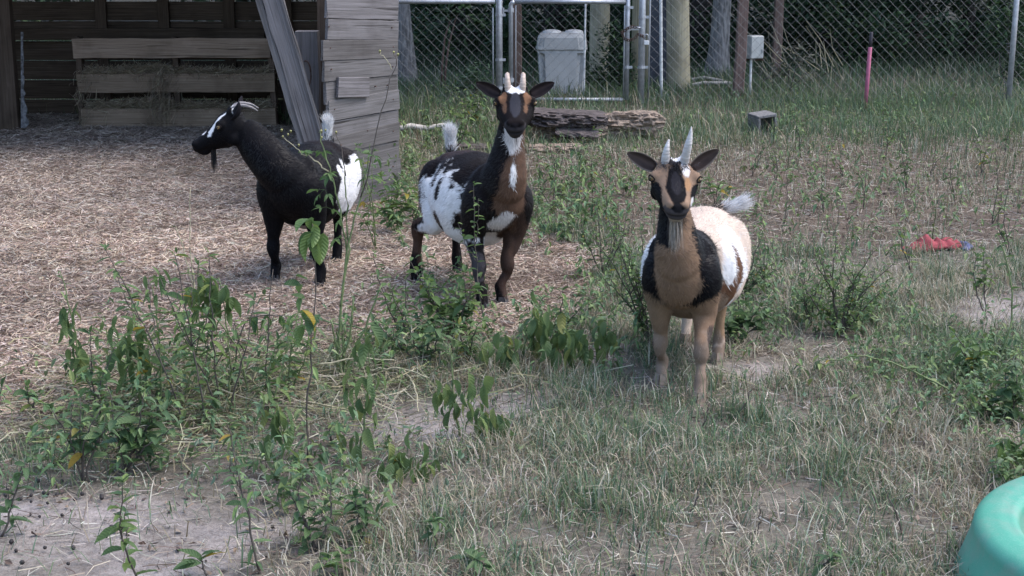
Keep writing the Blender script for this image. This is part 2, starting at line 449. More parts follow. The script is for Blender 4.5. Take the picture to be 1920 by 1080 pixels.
# ------------------------------------------------------------------ boards
def board_mesh(L, W, T, seg=6, rough=.002, bev=.003, seed=0, ragged=0.0, taper=1.0):
    r = np.random.default_rng(seed)
    y, z = T / 2, W / 2
    ring = np.array([(-y + bev, -z), (y - bev, -z), (y, -z + bev), (y, z - bev), (y - bev, z), (-y + bev, z), (-y, z - bev), (-y, -z + bev)])
    n = len(ring); V = []
    xsn = np.linspace(-L / 2, L / 2, seg + 1)
    wob = r.normal(0, rough, (seg + 1, 2))
    for k, x in enumerate(xsn):
        rr = ring + wob[k] * [.4, 1] + r.normal(0, rough * .35, ring.shape)
        xo = r.normal(0, ragged, n) if k in (0, seg) else np.zeros(n)
        rr = rr * [1, 1 / taper + (taper - 1 / taper) * k / seg]
        V.append(np.column_stack([np.full(n, x) + xo, rr]))
    mb = MB()
    V = np.concatenate(V)
    Fq = [(k * n + a, k * n + (a + 1) % n, (k + 1) * n + (a + 1) % n, (k + 1) * n + a) for k in range(seg) for a in range(n)]
    V = np.concatenate([V, V[:n].mean(0)[None], V[-n:].mean(0)[None]])
    e = len(V) - 2
    T3 = [((a + 1) % n, a, e) for a in range(n)] + [(seg * n + a, seg * n + (a + 1) % n, e + 1) for a in range(n)]
    mb.add(V, [Fq, T3])
    return mb.mesh('board')
def frame_mat(p0, p1, nrm):
    """X from p0 to p1, Y along nrm (thickness), Z the rest; origin midway"""
    x = (p1 - p0).normalized(); n = Vector(nrm)
    z = x.cross(n).normalized(); y = z.cross(x)
    R = Matrix((x, y, z)).transposed().to_4x4()
    R.translation = (p0 + p1) / 2
    return R
_bs = [0]
def board(name, parent, p0, p1, W, T, nrm, mat, seg=6, rough=.002, label=None, ragged=0.0, taper=1.0):
    p0, p1 = Vector(p0), Vector(p1)
    _bs[0] += 1
    me = board_mesh((p1 - p0).length, W, T, seg, rough, min(.0018, T * .2), _bs[0], ragged, taper)
    o = link(name, me, mat, parent)
    Mw = frame_mat(p0, p1, nrm)
    o.matrix_local = (parent.matrix_local.inverted() @ Mw) if parent is not None else Mw
    if label: o['label'] = label
    return o

# ------------------------------------------------------------------ goat shed
SY = 7.9
shed = thing('goat_shed', 'weathered grey plank goat shed with open dark front', 'shed', (-2.2, 9.6, 0))
bpy.context.view_layer.update()
# side panel: each board between the two ends seen in the photograph, on one upright plane
wl, wr = ground(607, 402), ground(748, 368)
wl.z = wr.z = 0
wdir = (wr - wl).normalized(); wn = Vector((wdir.y, -wdir.x, 0))
def onwall(u, v, off=0.0):
    d = ray(u, v); o = Vector((0, 0, CAM_H)); q = wl + wn * off
    s = (q - o).dot(wn) / d.dot(wn)
    return o + d * s
rows = [  # left u, top-left v, bottom-left v, right u, top-right v, bottom-right v, outward offset
    (611, -90, -48, 744, -88, -44, 0.006), (610, -46, -8, 744, -42, -6, 0.0075), (611, -6, 34, 744, -4, 37, 0.0055), (612, 36, 74, 744, 39, 74, 0.007),
    (604, 76, 114, 743, 75, 108, 0.012), (606, 115, 153, 743, 109, 140, 0.0095), (609, 155, 196, 742, 141, 174, 0.005),
    (614, 190, 228, 746, 168, 204, 0.0115), (612, 230, 262, 744, 206, 232, 0.0055), (624, 258, 290, 747, 229, 262, 0.0105),
    (612, 292, 330, 745, 264, 296, 0.005), (622, 322, 362, 748, 296, 330, 0.0085), (612, 364, 404, 746, 332, 366, 0.0055)]
for (lu, lt, lb, ru, rt, rb, off) in rows:
    a0, a1, b0_, b1 = onwall(lu, lt, off), onwall(lu, lb, off), onwall(ru, rt, off), onwall(ru, rb, off)
    wa, wb2 = (a0 - a1).length, (b0_ - b1).length; W = (wa + wb2) / 2 + .0015; tp_ = wb2 / ((wa + wb2) / 2)
    p0, p1 = (a0 + a1) / 2, (b0_ + b1) / 2
    p0.z = max(p0.z, W / 2 + .0); p1.z = max(p1.z, W / 2)
    board('plank', shed, p0, p1, W, .020, wn, M['grey_wood'], 8, .0006, ragged=.003, taper=tp_)
_a, _b = onwall(614, 20, -.018), onwall(742, 20, -.018)
board('gap_backing', shed, (_a.x, _a.y, .62), (_b.x, _b.y, .62), 1.22, .012, wn, M['grey_wood'], 4, .0002, 'added board behind the side planks that lightens their joints')  # added backing so the joints between planks do not go black
board('patch_board', shed, onwall(633, 164, .030), onwall(690, 163, .030), .105, .018, wn, M['grey_wood'], 4, .0008, 'short board nailed crookedly over the side planks', .002)
# nails
nb = MB()
for (u, v) in ((620, 90), (738, 88), (622, 130), (737, 125), (728, 160), (705, 162), (640, 150), (683, 152), (738, 186), (628, 205), (738, 246), (640, 272), (738, 312), (618, 50), (736, 52), (690, 245)):
    q = onwall(u, v, .030 if 633 < u < 692 and 145 < v < 182 else .024)
    nb.tube([q - wn * .012, q + wn * .001], .0035, 6)
o = nb.build('nails', M['rust'], shed); o['kind'] = 'stuff'; o.matrix_local = shed.matrix_local.inverted()
# upright timbers of the open front
def post(name, u0, u1, vtop, vbase, parent, mat, depth=.09, ztop=None, label=None):
    b = ground((u0 + u1) / 2, vbase); Yb = b.y
    tp = at((u0 + u1) / 2, vtop, Yb)
    w = abs(at(u1, vbase, Yb).x - at(u0, vbase, Yb).x)
    top = Vector((b.x, Yb, ztop if ztop else tp.z))
    return board(name, parent, Vector((b.x, Yb, -.05)), top, w, depth, (0, -1, 0), mat, 8, .002, label)
post('corner_post', 566, 606, 58, 384, shed, M['grey_wood'], .10, None, 'short square corner post with a wire loop')
post('inner_post', 606, 622, -260, 372, shed, M['brown_wood'], .09)
wb = MB(); q = onwall(575, 138, .0); base = ground(586, 384)
pts = []
for k in range(15):
    a = -1.9 + k * 3.9 / 14
    pp = at(573 + 10 * math.cos(a), 140 + 26 * math.sin(a), base.y - .062)
    pts.append(pp)
wb.tube(pts, .004, 6)
o = wb.build('wire_loop', M['rust'], shed, True); o.matrix_local = shed.matrix_local.inverted()
# back wall of boards with thin open joints
BY = ground(300, 216).y
xl, xr = -5.4, -1.0
h = -.02
k = 0
while h < 1.85:
    W = .145
    joint = .006 if k not in (3, 5) else .011
    board('plank', shed, (xl, BY, h + W / 2), (xr, BY, h + W / 2), W, .022, (0, -1, 0), M['brown_wood'], 8, .0012)
    h += W + joint; k += 1
for u in (195, 312, 433, 540):
    x = at(u, 60, BY).x
    board('stud', shed, (x, BY - .055, 0), (x, BY - .055, 1.8), .085, .05, (0, -1, 0), M['brown_wood'], 4)
board('rail', shed, (xl, BY - .10, at(300, 62, BY).z), (at(500, 62, BY).x, BY - .10, at(300, 62, BY).z), .085, .04, (0, -1, 0), M['brown_wood'], 6)
# end wall (far left), partition along the side panel, roof
for q in range(9):
    board('plank', shed, (xl - .02, 9.4, .07 + q * .2), (xl - .02, BY, .07 + q * .2), .19, .022, (1, 0, 0), M['brown_wood'], 4)
for q in range(9):
    board('plank', shed, (wr.x - .04, wr.y + .06, .07 + q * .2), (-1.02, BY - .03, .07 + q * .2), .19, .022, (1, 0, 0), M['brown_wood'], 4)
for q in range(3):  # out-of-view roof, cut short to darken only the back of the shed
    y0 = 9.9 + q * .80
    board('roof_panel', shed, (xl - .3, y0 + .4, 1.72 + q * .045), (xr + .15, y0 + .4, 1.72 + q * .045), .83, .03, (0, -.055, 1), M['brown_wood'], 4)
for u in (-260, -120):
    post('upright', u, u + 40, -220, 300, shed, M['brown_wood'])
lp = post('upright', -4, 38, -260, 245, shed, M['brown_wood'], .08, None, 'dark upright with peeling white paint on its edge')
bu = ground(44, 244)
pm = MB(); r_ = np.random.default_rng(3)
vs = np.linspace(60, 240, 26)
PL, PR = [], []
for v in vs:
    wv = .8 + 12 * max(0, (v - 130) / 110) * r_.uniform(.05, 1.1) ** 1.5 + r_.uniform(0, 2)
    PL.append(at(39, v, bu.y - .045)); PR.append(at(42 + wv, v, bu.y - .045))
V = np.array([tuple(p) for p in PL + PR] + [tuple(p + Vector((0, .006, 0))) for p in PL + PR]); n = len(vs)
Fq = [(i, i + 1, n + i + 1, n + i) for i in range(n - 1)] + [(2 * n + i, 3 * n + i, 3 * n + i + 1, 2 * n + i + 1) for i in range(n - 1)] + [(n + i, n + i + 1, 3 * n + i + 1, 3 * n + i) for i in range(n - 1)]
pm.add(V, [Fq])
o = pm.build('peeling_paint', M['white_paint'], shed); o.matrix_local = shed.matrix_local.inverted()

# leaning timber: two boards side by side
lean = thing('leaning_timber', 'grey weathered timber leaning in the shed opening behind the black goat', 'timber', tuple(ground(628, 392)))
bpy.context.view_layer.update()
lb = ground(628, 400); lt = at(492, -75, lb.y + .05); lb2 = Vector((lb.x, lb.y, .0))
ax = (lt - lb2).normalized()
side = ax.cross(Vector((0, -1, 0))).normalized()
board('board', lean, lb2 + side * .0, lt + side * .0, .104, .045, (0, -1, 0), M['grey_wood'], 12, .003, ragged=.006)
board('board', lean, lb2 - side * .071 + Vector((0, .012, .02)), lt - side * .071 + Vector((0, .012, -.01)), .034, .05, (0, -1, 0), M['grey_wood'], 12, .002, ragged=.006)
board('rib', lean, lb2 + side * .045 + Vector((0, -.030, .05)), lt + side * .045 + Vector((0, -.030, 0)), .014, .016, (0, -1, 0), M['grey_wood'], 12, .0015)

# pallet used as a hay feeder
pf = thing('pallet_feeder', 'brown wooden pallet standing upright as a hay feeder against the shed back wall', 'pallet', tuple(ground(325, 238)))
bpy.context.view_layer.update()
PY = ground(325, 240).y
for (u0, v0, u1, v1, w) in ((137, 90, 506, 90, 37), (146, 156, 514, 155, 35), (154, 222, 518, 221, 36)):
    a0, a1 = at(u0, v0, PY), at(u1, v1, PY)
    W = at(u0, v0 - w / 2, PY).z - at(u0, v0 + w / 2, PY).z
    board('slat', pf, a0, a1, W, .020, (0, -1, 0), M['pallet_wood'], 10, .002, ragged=.004)
for u in (149, 330, 510):
    x0, x1 = at(u - 4, 90, PY).x, at(u + 4, 235, PY).x
    board('stringer', pf, (x1, PY + .058, .0), (x0, PY + .058, at(u, 70, PY).z), .04, .09, (0, -1, 0), M['brown_wood'], 6)
for v in (100, 160, 220):
    z = at(0, v, PY).z
    board('back_slat', pf, (at(140, v, PY).x, PY + .115, z), (at(515, v, PY).x, PY + .115, z), .10, .018, (0, -1, 0), M['brown_wood'], 6)

# ------------------------------------------------------------------ scatter helpers
def blades(P, az, lean, L, w, curl, col):
    """n grass blades: 5 vertices, 3 triangles each"""
    n = len(P)
    d = np.stack([np.cos(az), np.sin(az), np.zeros(n)], 1)
    s = np.stack([-np.sin(az), np.cos(az), np.zeros(n)], 1)
    up = np.array([0, 0, 1.0])
    def pt(tt, ang): return P + d * (np.sin(ang) * L * tt)[:, None] + up * (np.cos(ang) * L * tt)[:, None]
    m = P + d * (np.sin(lean) * L * .5)[:, None] + up * (np.cos(lean) * L * .5)[:, None]
    l2 = lean + curl
    tip = m + d * (np.sin(l2) * L * .5)[:, None] + up * (np.cos(l2) * L * .5)[:, None]
    hw = (w / 2)[:, None]
    V = np.stack([P - s * hw, P + s * hw, m + s * hw * .8, m - s * hw * .8, tip], 1)
    V[..., 2] = np.maximum(V[..., 2], .002)
    idx = np.arange(n)[:, None] * 5
    T = np.concatenate([idx + [0, 1, 2], idx + [0, 2, 3], idx + [3, 2, 4]])
    return V.reshape(-1, 3), T, np.repeat(col, 5, 0)
def lying(P, az, tilt, L, w, col, bend):
    """n straws on the ground: three-point ribbons, slightly bent"""
    n = len(P)
    d = np.stack([np.cos(az) * np.cos(tilt), np.sin(az) * np.cos(tilt), np.sin(tilt)], 1)
    s = np.stack([-np.sin(az), np.cos(az), np.zeros(n)], 1)
    roll = rng.uniform(-1.2, 1.2, n)
    s = s * np.cos(roll)[:, None]; s[:, 2] += np.sin(roll)
    a = P - d * (L / 2)[:, None]; b = P + d * (L / 2)[:, None]; m = P + np.stack([-np.sin(az), np.cos(az), np.abs(bend) * 0 + .3], 1) * (bend * L)[:, None]
    hw = (w / 2)[:, None]
    V = np.stack([a - s * hw, a + s * hw, m + s * hw, m - s * hw, b + s * hw, b - s * hw], 1)
    V[..., 2] = np.maximum(V[..., 2], .001)
    idx = np.arange(n)[:, None] * 6
    Q = np.concatenate([idx + [0, 1, 2, 3], idx + [3, 2, 4, 5]])
    return V.reshape(-1, 3), Q, np.repeat(col, 6, 0)
def diamonds(P, d, s, L, w, col):
    """n leaf faces: pointed quads bent along the middle"""
    n = len(P); hl = (L / 2)[:, None]; hw = (w / 2)[:, None]
    nr = np.cross(d, s)
    V = np.stack([P - d * hl, P + s * hw + nr * hw * .35, P + d * hl, P - s * hw + nr * hw * .35], 1)
    idx = np.arange(n)[:, None] * 4
    T = np.concatenate([idx + [0, 1, 2], idx + [0, 2, 3]])
    return V.reshape(-1, 3), T, np.repeat(col, 4, 0)
def unit(n):
    v = rng.normal(size=(n, 3)); return v / np.linalg.norm(v, axis=1)[:, None]
def pick(n, cols, jit=.15):
    c = np.array(cols)[rng.integers(0, len(cols), n)]
    return c * rng.uniform(1 - jit, 1 + jit, (n, 1)) * rng.uniform(1 - jit * .3, 1 + jit * .3, (n, 3))
def view_pts(n, y0, y1, marg=1.06):
    """spots on the ground spread over the wedge of ground in view, evenly per square metre"""
    y = np.sqrt(rng.uniform(y0 ** 2, y1 ** 2, n))
    x = rng.uniform(-1, 1, n) * (y * .345 * marg + .12)
    return np.column_stack([x, y])
def with_z(P2, dz=0): return np.column_stack([P2, gz(P2) + dz])

# straw and chips over the yard
P = view_pts(230000, 4.3, 12.5)
P = np.concatenate([P, np.column_stack([rng.uniform(-3.2, 0.6, 90000), rng.uniform(4.4, 9.0, 90000)])])
stz, saz, *_ = zones(P)
P = P[rng.random(len(P)) < np.clip(stz * 1.0 - saz * .4, .0, 1)]
n = len(P)
ch = rng.random(n) < .30
L = np.where(ch, rng.uniform(.006, .020, n), rng.uniform(.03, .11, n)); w = np.where(ch, rng.uniform(.003, .009, n), rng.uniform(.0016, .0036, n))
cl = pick(n, [(.41, .32, .25), (.335, .25, .19), (.46, .375, .305), (.25, .18, .14), (.18, .125, .10), (.50, .43, .365)], .2)
cl *= (1 + .38 * fbm(P, 2.5, 90))[:, None]
far = sstep(7.0, 10.5, P[:, 1])[:, None]
cl = cl * (1 - far * .3) + far * .3 * cl.mean(1, keepdims=True) * np.array([1.0, .97, .95])
lumps = np.maximum(0, fbm(P, 2.0, 33)) * .035
V, Q, C = lying(with_z(P, rng.uniform(.002, .014, n) + lumps), rng.uniform(0, 2 * PI, n), rng.normal(0, .22, n), L, w, cl, rng.normal(0, .08, n))
tag(link('straw', mesh_np('straw', V, Q, C), M['straw']), 'straw and wood chips strewn over the yard', kind='stuff')

# loose dry stalks and dead litter everywhere else
P = view_pts(120000, 3.2, 12.5)
stz, saz, liz, baz, woz = zones(P)
P = P[rng.random(len(P)) < np.clip((1 - stz) * (1 - saz * .55) * (1 - baz * .6) * (.6 + .5 * fbm(P, 2.5, 12)), 0, 1)]
n = len(P)
L = rng.uniform(.02, .10, n); w = rng.uniform(.0012, .003, n)
cl = pick(n, [(.33, .29, .235), (.40, .36, .30), (.24, .195, .155), (.17, .125, .10), (.12, .085, .07), (.46, .43, .38)], .2)
V, Q, C = lying(with_z(P, rng.uniform(.002, .015, n)), rng.uniform(0, 2 * PI, n), rng.normal(0, .15, n), L, w, cl, rng.normal(0, .10, n))
tag(link('dry_litter', mesh_np('dry_litter', V, Q, C), M['straw']), 'dead stalks and litter lying between the grass', kind='stuff')

# crumbs of dead leaf and bark on soil
P = view_pts(42000, 3.2, 12.5)
stz, saz, liz, baz, woz = zones(P)
P = P[rng.random(len(P)) < np.clip(.3 + liz * .8 + saz * .3 * (fbm(P, 3, 93) > 0) - stz * .1, 0, 1)]
n = len(P); d = unit(n); d[:, 2] *= .3; d /= np.linalg.norm(d, axis=1)[:, None]
s = np.cross(d, unit(n) * [.3, .3, 1]); s /= np.linalg.norm(s, axis=1)[:, None]
L = rng.uniform(.008, .030, n)
V, T, C = diamonds(with_z(P, .008), d, s, L, L * rng.uniform(.3, .6, n), pick(n, [(.13, .09, .07), (.20, .145, .11), (.09, .068, .058), (.26, .20, .16)], .2))
tag(link('leaf_litter', mesh_np('leaf_litter', V, T, C), M['straw']), 'brown dead leaf crumbs scattered over the soil', kind='stuff')

# grasses
GREEN = [(.085, .138, .066), (.105, .165, .078), (.130, .190, .092), (.075, .125, .070), (.15, .185, .085)]
COOL = [(.090, .145, .092), (.120, .180, .115), (.080, .130, .082)]
DRY = [(.34, .30, .215), (.42, .38, .29), (.27, .23, .16), (.48, .45, .37), (.21, .175, .115)]
def grass_field(name, label, n, y0, y1, dens, Lr, wr_, dry, lean=(.1, .9), seed=0, cols=None):
    P = view_pts(n, y0, y1)
    k = rng.random(len(P)) < dens(P)
    P = P[k]; n = len(P)
    isdry = rng.random(n) < np.clip(dry(P), 0, 1)
    cl = np.where(isdry[:, None], pick(n, DRY, .2), pick(n, cols or (GREEN + COOL), .2))
    L = rng.uniform(*Lr, n) * (1 + .3 * fbm(P, 3, 8 + seed)) * np.where(isdry, 1.05, 1)
    ln = rng.uniform(*lean, n)
    V, T, C = blades(with_z(P, -.002), rng.uniform(0, 2 * PI, n), ln, L, rng.uniform(*wr_, n), rng.uniform(.1, 1.3, n), cl)
    return tag(link(name, mesh_np(name, V, T, C), M['grass']), label, kind='stuff')
HOOFS = [np.array(tuple(ground(u, v))[:2]) for u, v in ((1311, 754), (1240, 720), (1346, 680), (1286, 645))]
def hoofs(P):
    k = np.ones(len(P))
    for h in HOOFS: k = np.minimum(k, 1 - .92 * np.exp(-(((P[:, 0] - h[0]) / .07) ** 2 + ((P[:, 1] - h[1] + .05) / .13) ** 2)))
    return k
def d_front(P):
    stz, saz, liz, baz, woz = zones(P)
    left = 1 - .6 * sstep(.1, -.55, P[:, 0] + .25 * fbm(P, 1.5, 4))
    patch = np.clip(.55 + 1.1 * fbm(P, 1.9, 44) + .5 * fbm(P, 7, 46, 2), .06, 1)
    return np.clip((1 - stz) * (1 - saz * .88) * left * patch * hoofs(P), 0, 1)
dryf = lambda P: .48 + 1.0 * fbm(P, 1.7, 51) + .1 * sstep(4.6, 3.6, P[:, 1])
grass_field('lawn_grass', 'thin mixed green and straw coloured grass in front', 190000, 3.2, 6.6, d_front, (.025, .105), (.0018, .0040), dryf)
def d_tuft(P):
    c = vnoise(P, 5.5, 61)
    return d_front(P) * sstep(.25, .6, c + .3 * fbm(P, 1.6, 71))
grass_field('grass_tufts', 'taller tufts of grass between the dry patches', 120000, 3.2, 7.5, d_tuft, (.06, .16), (.0020, .0042), lambda P: .3 + .4 * fbm(P, 2, 53), (.05, .6), 1)
def d_mid(P):
    stz, saz, liz, baz, woz = zones(P)
    return np.clip((1 - stz) * (1 - saz * .9) * (.55 + .9 * fbm(P, 1.2, 15)) * (1 - liz * .55), 0, 1)
grass_field('yard_grass', 'sparse wiry grass over the brown middle of the yard', 140000, 6.2, 11.2, d_mid, (.025, .095), (.0024, .0048), lambda P: .34 + .6 * fbm(P, 1.3, 52) + .15 * zones(P)[2], (.05, .7), 2)
def d_back(P):
    stz, saz, liz, baz, woz = zones(P)
    return np.clip(baz * (.75 + .6 * fbm(P, 1.0, 16)) * (1 - woz * .5), 0, 1)
grass_field('fence_grass', 'longer green grass growing along the wire fence', 95000, 9.6, 17.5, d_back, (.07, .20), (.003, .007), lambda P: .10 + .3 * fbm(P, .9, 54), (.05, .6), 3)
def d_stalk(P):
    stz, saz, liz, baz, woz = zones(P)
    return np.clip((1 - stz) * (liz * .8 + .12) * (.6 + fbm(P, 1.4, 18)), 0, 1)
P = view_pts(2200, 6.5, 12.5); P = P[rng.random(len(P)) < d_stalk(P)]; n = len(P)
V, T, C = blades(with_z(P), rng.uniform(0, 2 * PI, n), rng.uniform(0, .35, n), rng.uniform(.08, .30, n), rng.uniform(.003, .0050, n), rng.uniform(-.1, .9, n), pick(n, [(.13, .105, .075), (.10, .085, .06), (.19, .16, .11), (.08, .10, .05)], .2))
tag(link('dry_stalks', mesh_np('dry_stalks', V, T, C), M['grass']), 'thin brown upright stalks across the middle of the yard', kind='stuff')
# trampled stems under the weeds
def d_tr(P): return np.exp(-((P[:, 0] + .75) / .55) ** 2 - ((P[:, 1] - 5.0) / .35) ** 2) + np.exp(-((P[:, 0] + 1.1) / .4) ** 2 - ((P[:, 1] - 4.55) / .3) ** 2)
P = view_pts(30000, 3.9, 6.0); P = P[rng.random(len(P)) < d_tr(P) * .85]; n = len(P)
V, Q, C = lying(with_z(P, rng.uniform(.005, .05, n)), rng.normal(.2, .9, n), rng.normal(0, .25, n), rng.uniform(.06, .22, n), rng.uniform(.0018, .004, n), pick(n, [(.24, .22, .13), (.16, .18, .08), (.33, .30, .22), (.12, .10, .07)], .2), rng.normal(0, .1, n))
tag(link('trampled_stems', mesh_np('trampled_stems', V, Q, C), M['straw']), 'trampled greenish stems matted under the weeds', kind='stuff')
# small ground-cover leaves
def d_cov(P): return np.clip(np.exp(-((P[:, 0] + .55) / .5) ** 2 - ((P[:, 1] - 4.15) / .35) ** 2) + .9 * np.exp(-((P[:, 0] + 1.0) / .35) ** 2 - ((P[:, 1] - 4.5) / .25) ** 2) + .5 * np.exp(-((P[:, 0] - .05) / .25) ** 2 - ((P[:, 1] - 5.55) / .3) ** 2) + .6 * np.exp(-((P[:, 0] - 1.45) / .3) ** 2 - ((P[:, 1] - 4.75) / .5) ** 2), 0, 1)
P = view_pts(16000, 3.6, 6.2); P = P[rng.random(len(P)) < d_cov(P) * .8 * (.5 + .5 * (fbm(P, 4, 91) > -.1))]; n = len(P)
d = unit(n); d[:, 2] = np.abs(d[:, 2]) * .5; d /= np.linalg.norm(d, axis=1)[:, None]
s = np.cross(d, np.array([0, 0, 1.0]) + unit(n) * .4); s /= np.linalg.norm(s, axis=1)[:, None]
L = rng.uniform(.012, .034, n)
V, T, C = diamonds(with_z(P, rng.uniform(.01, .07, n)), d, s, L, L * rng.uniform(.35, .5, n), pick(n, GREEN + COOL, .2))
tag(link('ground_cover', mesh_np('ground_cover', V, T, C), M['foliage']), 'small green creeping leaves covering the soil', kind='stuff')

# hay in the feeder
n = 11000
x0, x1 = at(160, 150, PY).x, at(505, 150, PY).x
hx = rng.uniform(x0, x1, n)
zt = np.where(rng.random(n) < .5, at(300, 128, PY).z, at(300, 192, PY).z)
prof = .5 + .5 * vnoise(np.column_stack([hx, zt * 0]), 3.0, 5)
Pp = np.column_stack([hx, PY + rng.uniform(.0, .085, n), zt - .055 + rng.random(n) ** 1.4 * .115 * prof])
V, Q, C = lying(Pp, rng.normal(0, .7, n) + np.where(rng.random(n) < .5, 0, PI), rng.normal(0, .5, n), rng.uniform(.04, .14, n), rng.uniform(.002, .004, n), pick(n, [(.36, .30, .21), (.27, .22, .15), (.46, .40, .30), (.18, .14, .10)], .2), rng.normal(0, .12, n))
tag(link('hay', mesh_np('hay', V, Q, C), M['straw']), 'loose hay poking between the pallet slats', kind='stuff')
n = 500
hx = rng.choice([at(u, 150, PY).x for u in (290, 300, 310, 160)], n) + rng.normal(0, .05, n)
Pp = np.column_stack([hx, PY - .025 - rng.random(n) * .02, rng.uniform(.03, .42, n)])
V, Q, C = lying(Pp, rng.uniform(0, 2 * PI, n) * .3, rng.normal(1.2, .5, n), rng.uniform(.04, .12, n), rng.uniform(.002, .004, n), pick(n, [(.30, .25, .18), (.2, .16, .12)], .2), rng.normal(0, .15, n))
tag(link('hanging_hay', mesh_np('hanging_hay', V, Q, C), M['straw']), 'hay strands hanging down the front of the pallet', kind='stuff')

# droppings on the sand
mb = MB(); r_ = random.Random(5)
spots = [(r_.gauss(80, 55), r_.gauss(940, 14)) for _ in range(22)] + [(r_.uniform(20, 620), r_.uniform(925, 1070)) for _ in range(22)] + [(r_.uniform(560, 1000), r_.uniform(740, 850)) for _ in range(14)] + [(r_.uniform(100, 900), r_.uniform(330, 640)) for _ in range(60)]
for (u, v) in spots:
    q = ground(u, v); rr = r_.uniform(.003, .0062)
    a = r_.uniform(0, 6.28); dx, dy = math.cos(a), math.sin(a)
    mb.tube([(q.x - dx * rr * .9, q.y - dy * rr * .9, rr * .8 + .006), (q.x - dx * rr * .55, q.y - dy * rr * .55, rr * .8 + .006), (q.x + dx * rr * .55, q.y + dy * rr * .55, rr * .8 + .006), (q.x + dx * rr * .9, q.y + dy * rr * .9, rr * .8 + .006)], [rr * .3, rr, rr, rr * .3], 6)
tag(mb.build('droppings', M['dropping'], None, True), 'small dark goat droppings on the sand', kind='stuff')

# ------------------------------------------------------------------ wire fence and gate
FY = 12.9
def fx(u, v=100, Y=FY): return at(u, v, Y).x
def fz(v, Y=FY): return at(960, v, Y).z
def chain_mesh(x0, x1, z0, z1, Y, a=.0415, r=.0021):
    """each wire zigzags down and hooks into its neighbours"""
    mb = MB(); nw = int((x1 - x0) / a); ns = int((z1 - z0) / a)
    rr = np.random.default_rng(11)
    for k in range(nw):
        xa, xb = x0 + k * a, x0 + (k + 1) * a
        pts = []
        for q in range(ns + 1):
            odd = (q + k) % 2
            pts.append((xb + .002 if odd else xa - .002, Y + (.003 if odd else -.003) + .010 * math.sin(xa * 3), z0 + q * a + .004 * math.sin(xa * 2.1)))
        mb.tube(pts, r, 3, (0, 1, 0.01), cap=False)
    return mb
steel = M['steel']
def pipe(name, parent, p0, p1, r, mat=steel, seg=12):
    p0, p1 = Vector(p0), Vector(p1); L = (p1 - p0).length
    mb = MB(); mb.tube([(0, 0, 0), (0, 0, L * .5), (0, 0, L - .004), (0, 0, L)], [r, r, r, r * .8], seg, (1, 0, 0))
    o = link(name, mb.mesh(name, True), mat, parent)
    Mw = (p1 - p0).to_track_quat('Z', 'Y').to_matrix().to_4x4(); Mw.translation = p0
    o.matrix_local = parent.matrix_local.inverted() @ Mw if parent else Mw
    return o
def ring_band(name, parent, c, r, w=.022):
    mb = MB(); mb.lathe([(r, -w / 2), (r + .004, -w / 2), (r + .004, w / 2), (r, w / 2)], (0, 0, 0), 12)
    mb.box((r + .012, -.0, 0), (.026, .008, w))
    o = link(name, mb.mesh(name, False), steel, parent); o.matrix_local = parent.matrix_local.inverted() @ Matrix.Translation(c)
    return o
RAILZ = fz(3)
fl = thing('wire_fence', 'galvanised chain link fence section between the shed and the gate', 'fence', (fx(850), FY, 0), 0, 'chain link fence sections'); fl.pop('group', None)
bpy.context.view_layer.update()
xg = fx(936)
pipe('post', fl, (xg, FY, -.05), (xg, FY, 1.35), .028)
pipe('top_rail', fl, (fx(640), FY, RAILZ), (xg - .031, FY, RAILZ), .019)
pipe('tension_bar', fl, (fx(924.5), FY - .004, .03), (fx(924.5), FY - .004, RAILZ - .05), .007)
for v in (28, 112, 165): ring_band('band', fl, (xg, FY, fz(v)), .029)
o = chain_mesh(fx(640), fx(924), .02, RAILZ, FY).build('chain_link_mesh', M['wire'], fl); o.matrix_local = fl.matrix_local.inverted(); o['kind'] = 'stuff'
post2 = pipe('post', fl, (fx(700), FY + .03, -.05), (fx(700), FY + .03, RAILZ), .022)

gt = thing('wire_gate', 'chain link gate with a tubular frame, closed and chained to its post', 'gate', (fx(960), FY, 0))
bpy.context.view_layer.update()
x0, x1 = fx(958), fx(1176)
mb = MB()
zb = .045
mb.tube([(x0, FY, zb), (x0, FY, RAILZ - .03), (x0 + .008, FY, RAILZ - .008), (x0 + .03, FY, RAILZ)], .0185, 10, (0, 1, 0))
mb.tube([(x0 + .03, FY, RAILZ), (x1 - .021, FY, RAILZ)], .0185, 10, (0, 1, 0))
mb.tube([(x1, FY, zb), (x1, FY, 1.25)], .0185, 10, (0, 1, 0))
mb.tube([(x0 + .02, FY, zb), (x1 - .02, FY, zb)], .0165, 10, (0, 1, 0))
o = mb.build('gate_frame', steel, gt, True); o.matrix_local = gt.matrix_local.inverted()
o = chain_mesh(x0 + .03, x1 - .03, zb, RAILZ, FY).build('chain_link_mesh', M['wire'], gt); o.matrix_local = gt.matrix_local.inverted(); o['kind'] = 'stuff'
pipe('tension_bar', gt, (fx(1170), FY - .006, .06), (fx(1170), FY - .006, RAILZ - .03), .006)
pipe('tension_bar', gt, (fx(967), FY - .006, .06), (fx(967), FY - .006, RAILZ - .03), .005)
for v in (14, 126): ring_band('band', gt, (x1, FY, fz(v)), .0195)
for v in (19, 150):
    mb = MB(); mb.lathe([(.02, -.018), (.026, -.018), (.026, .018), (.02, .018)], (0, 0, 0), 12); mb.box((-.042, 0, -.004), (.042, .014, .016)); mb.tube([(-.062, 0, -.03), (-.062, 0, .02)], .007, 8, (1, 0, 0))
    o = link('hinge', mb.mesh('hinge'), steel, gt); o.matrix_local = gt.matrix_local.inverted() @ Matrix.Translation((x0, FY, fz(v)))
mb = MB(); zl = fz(53)
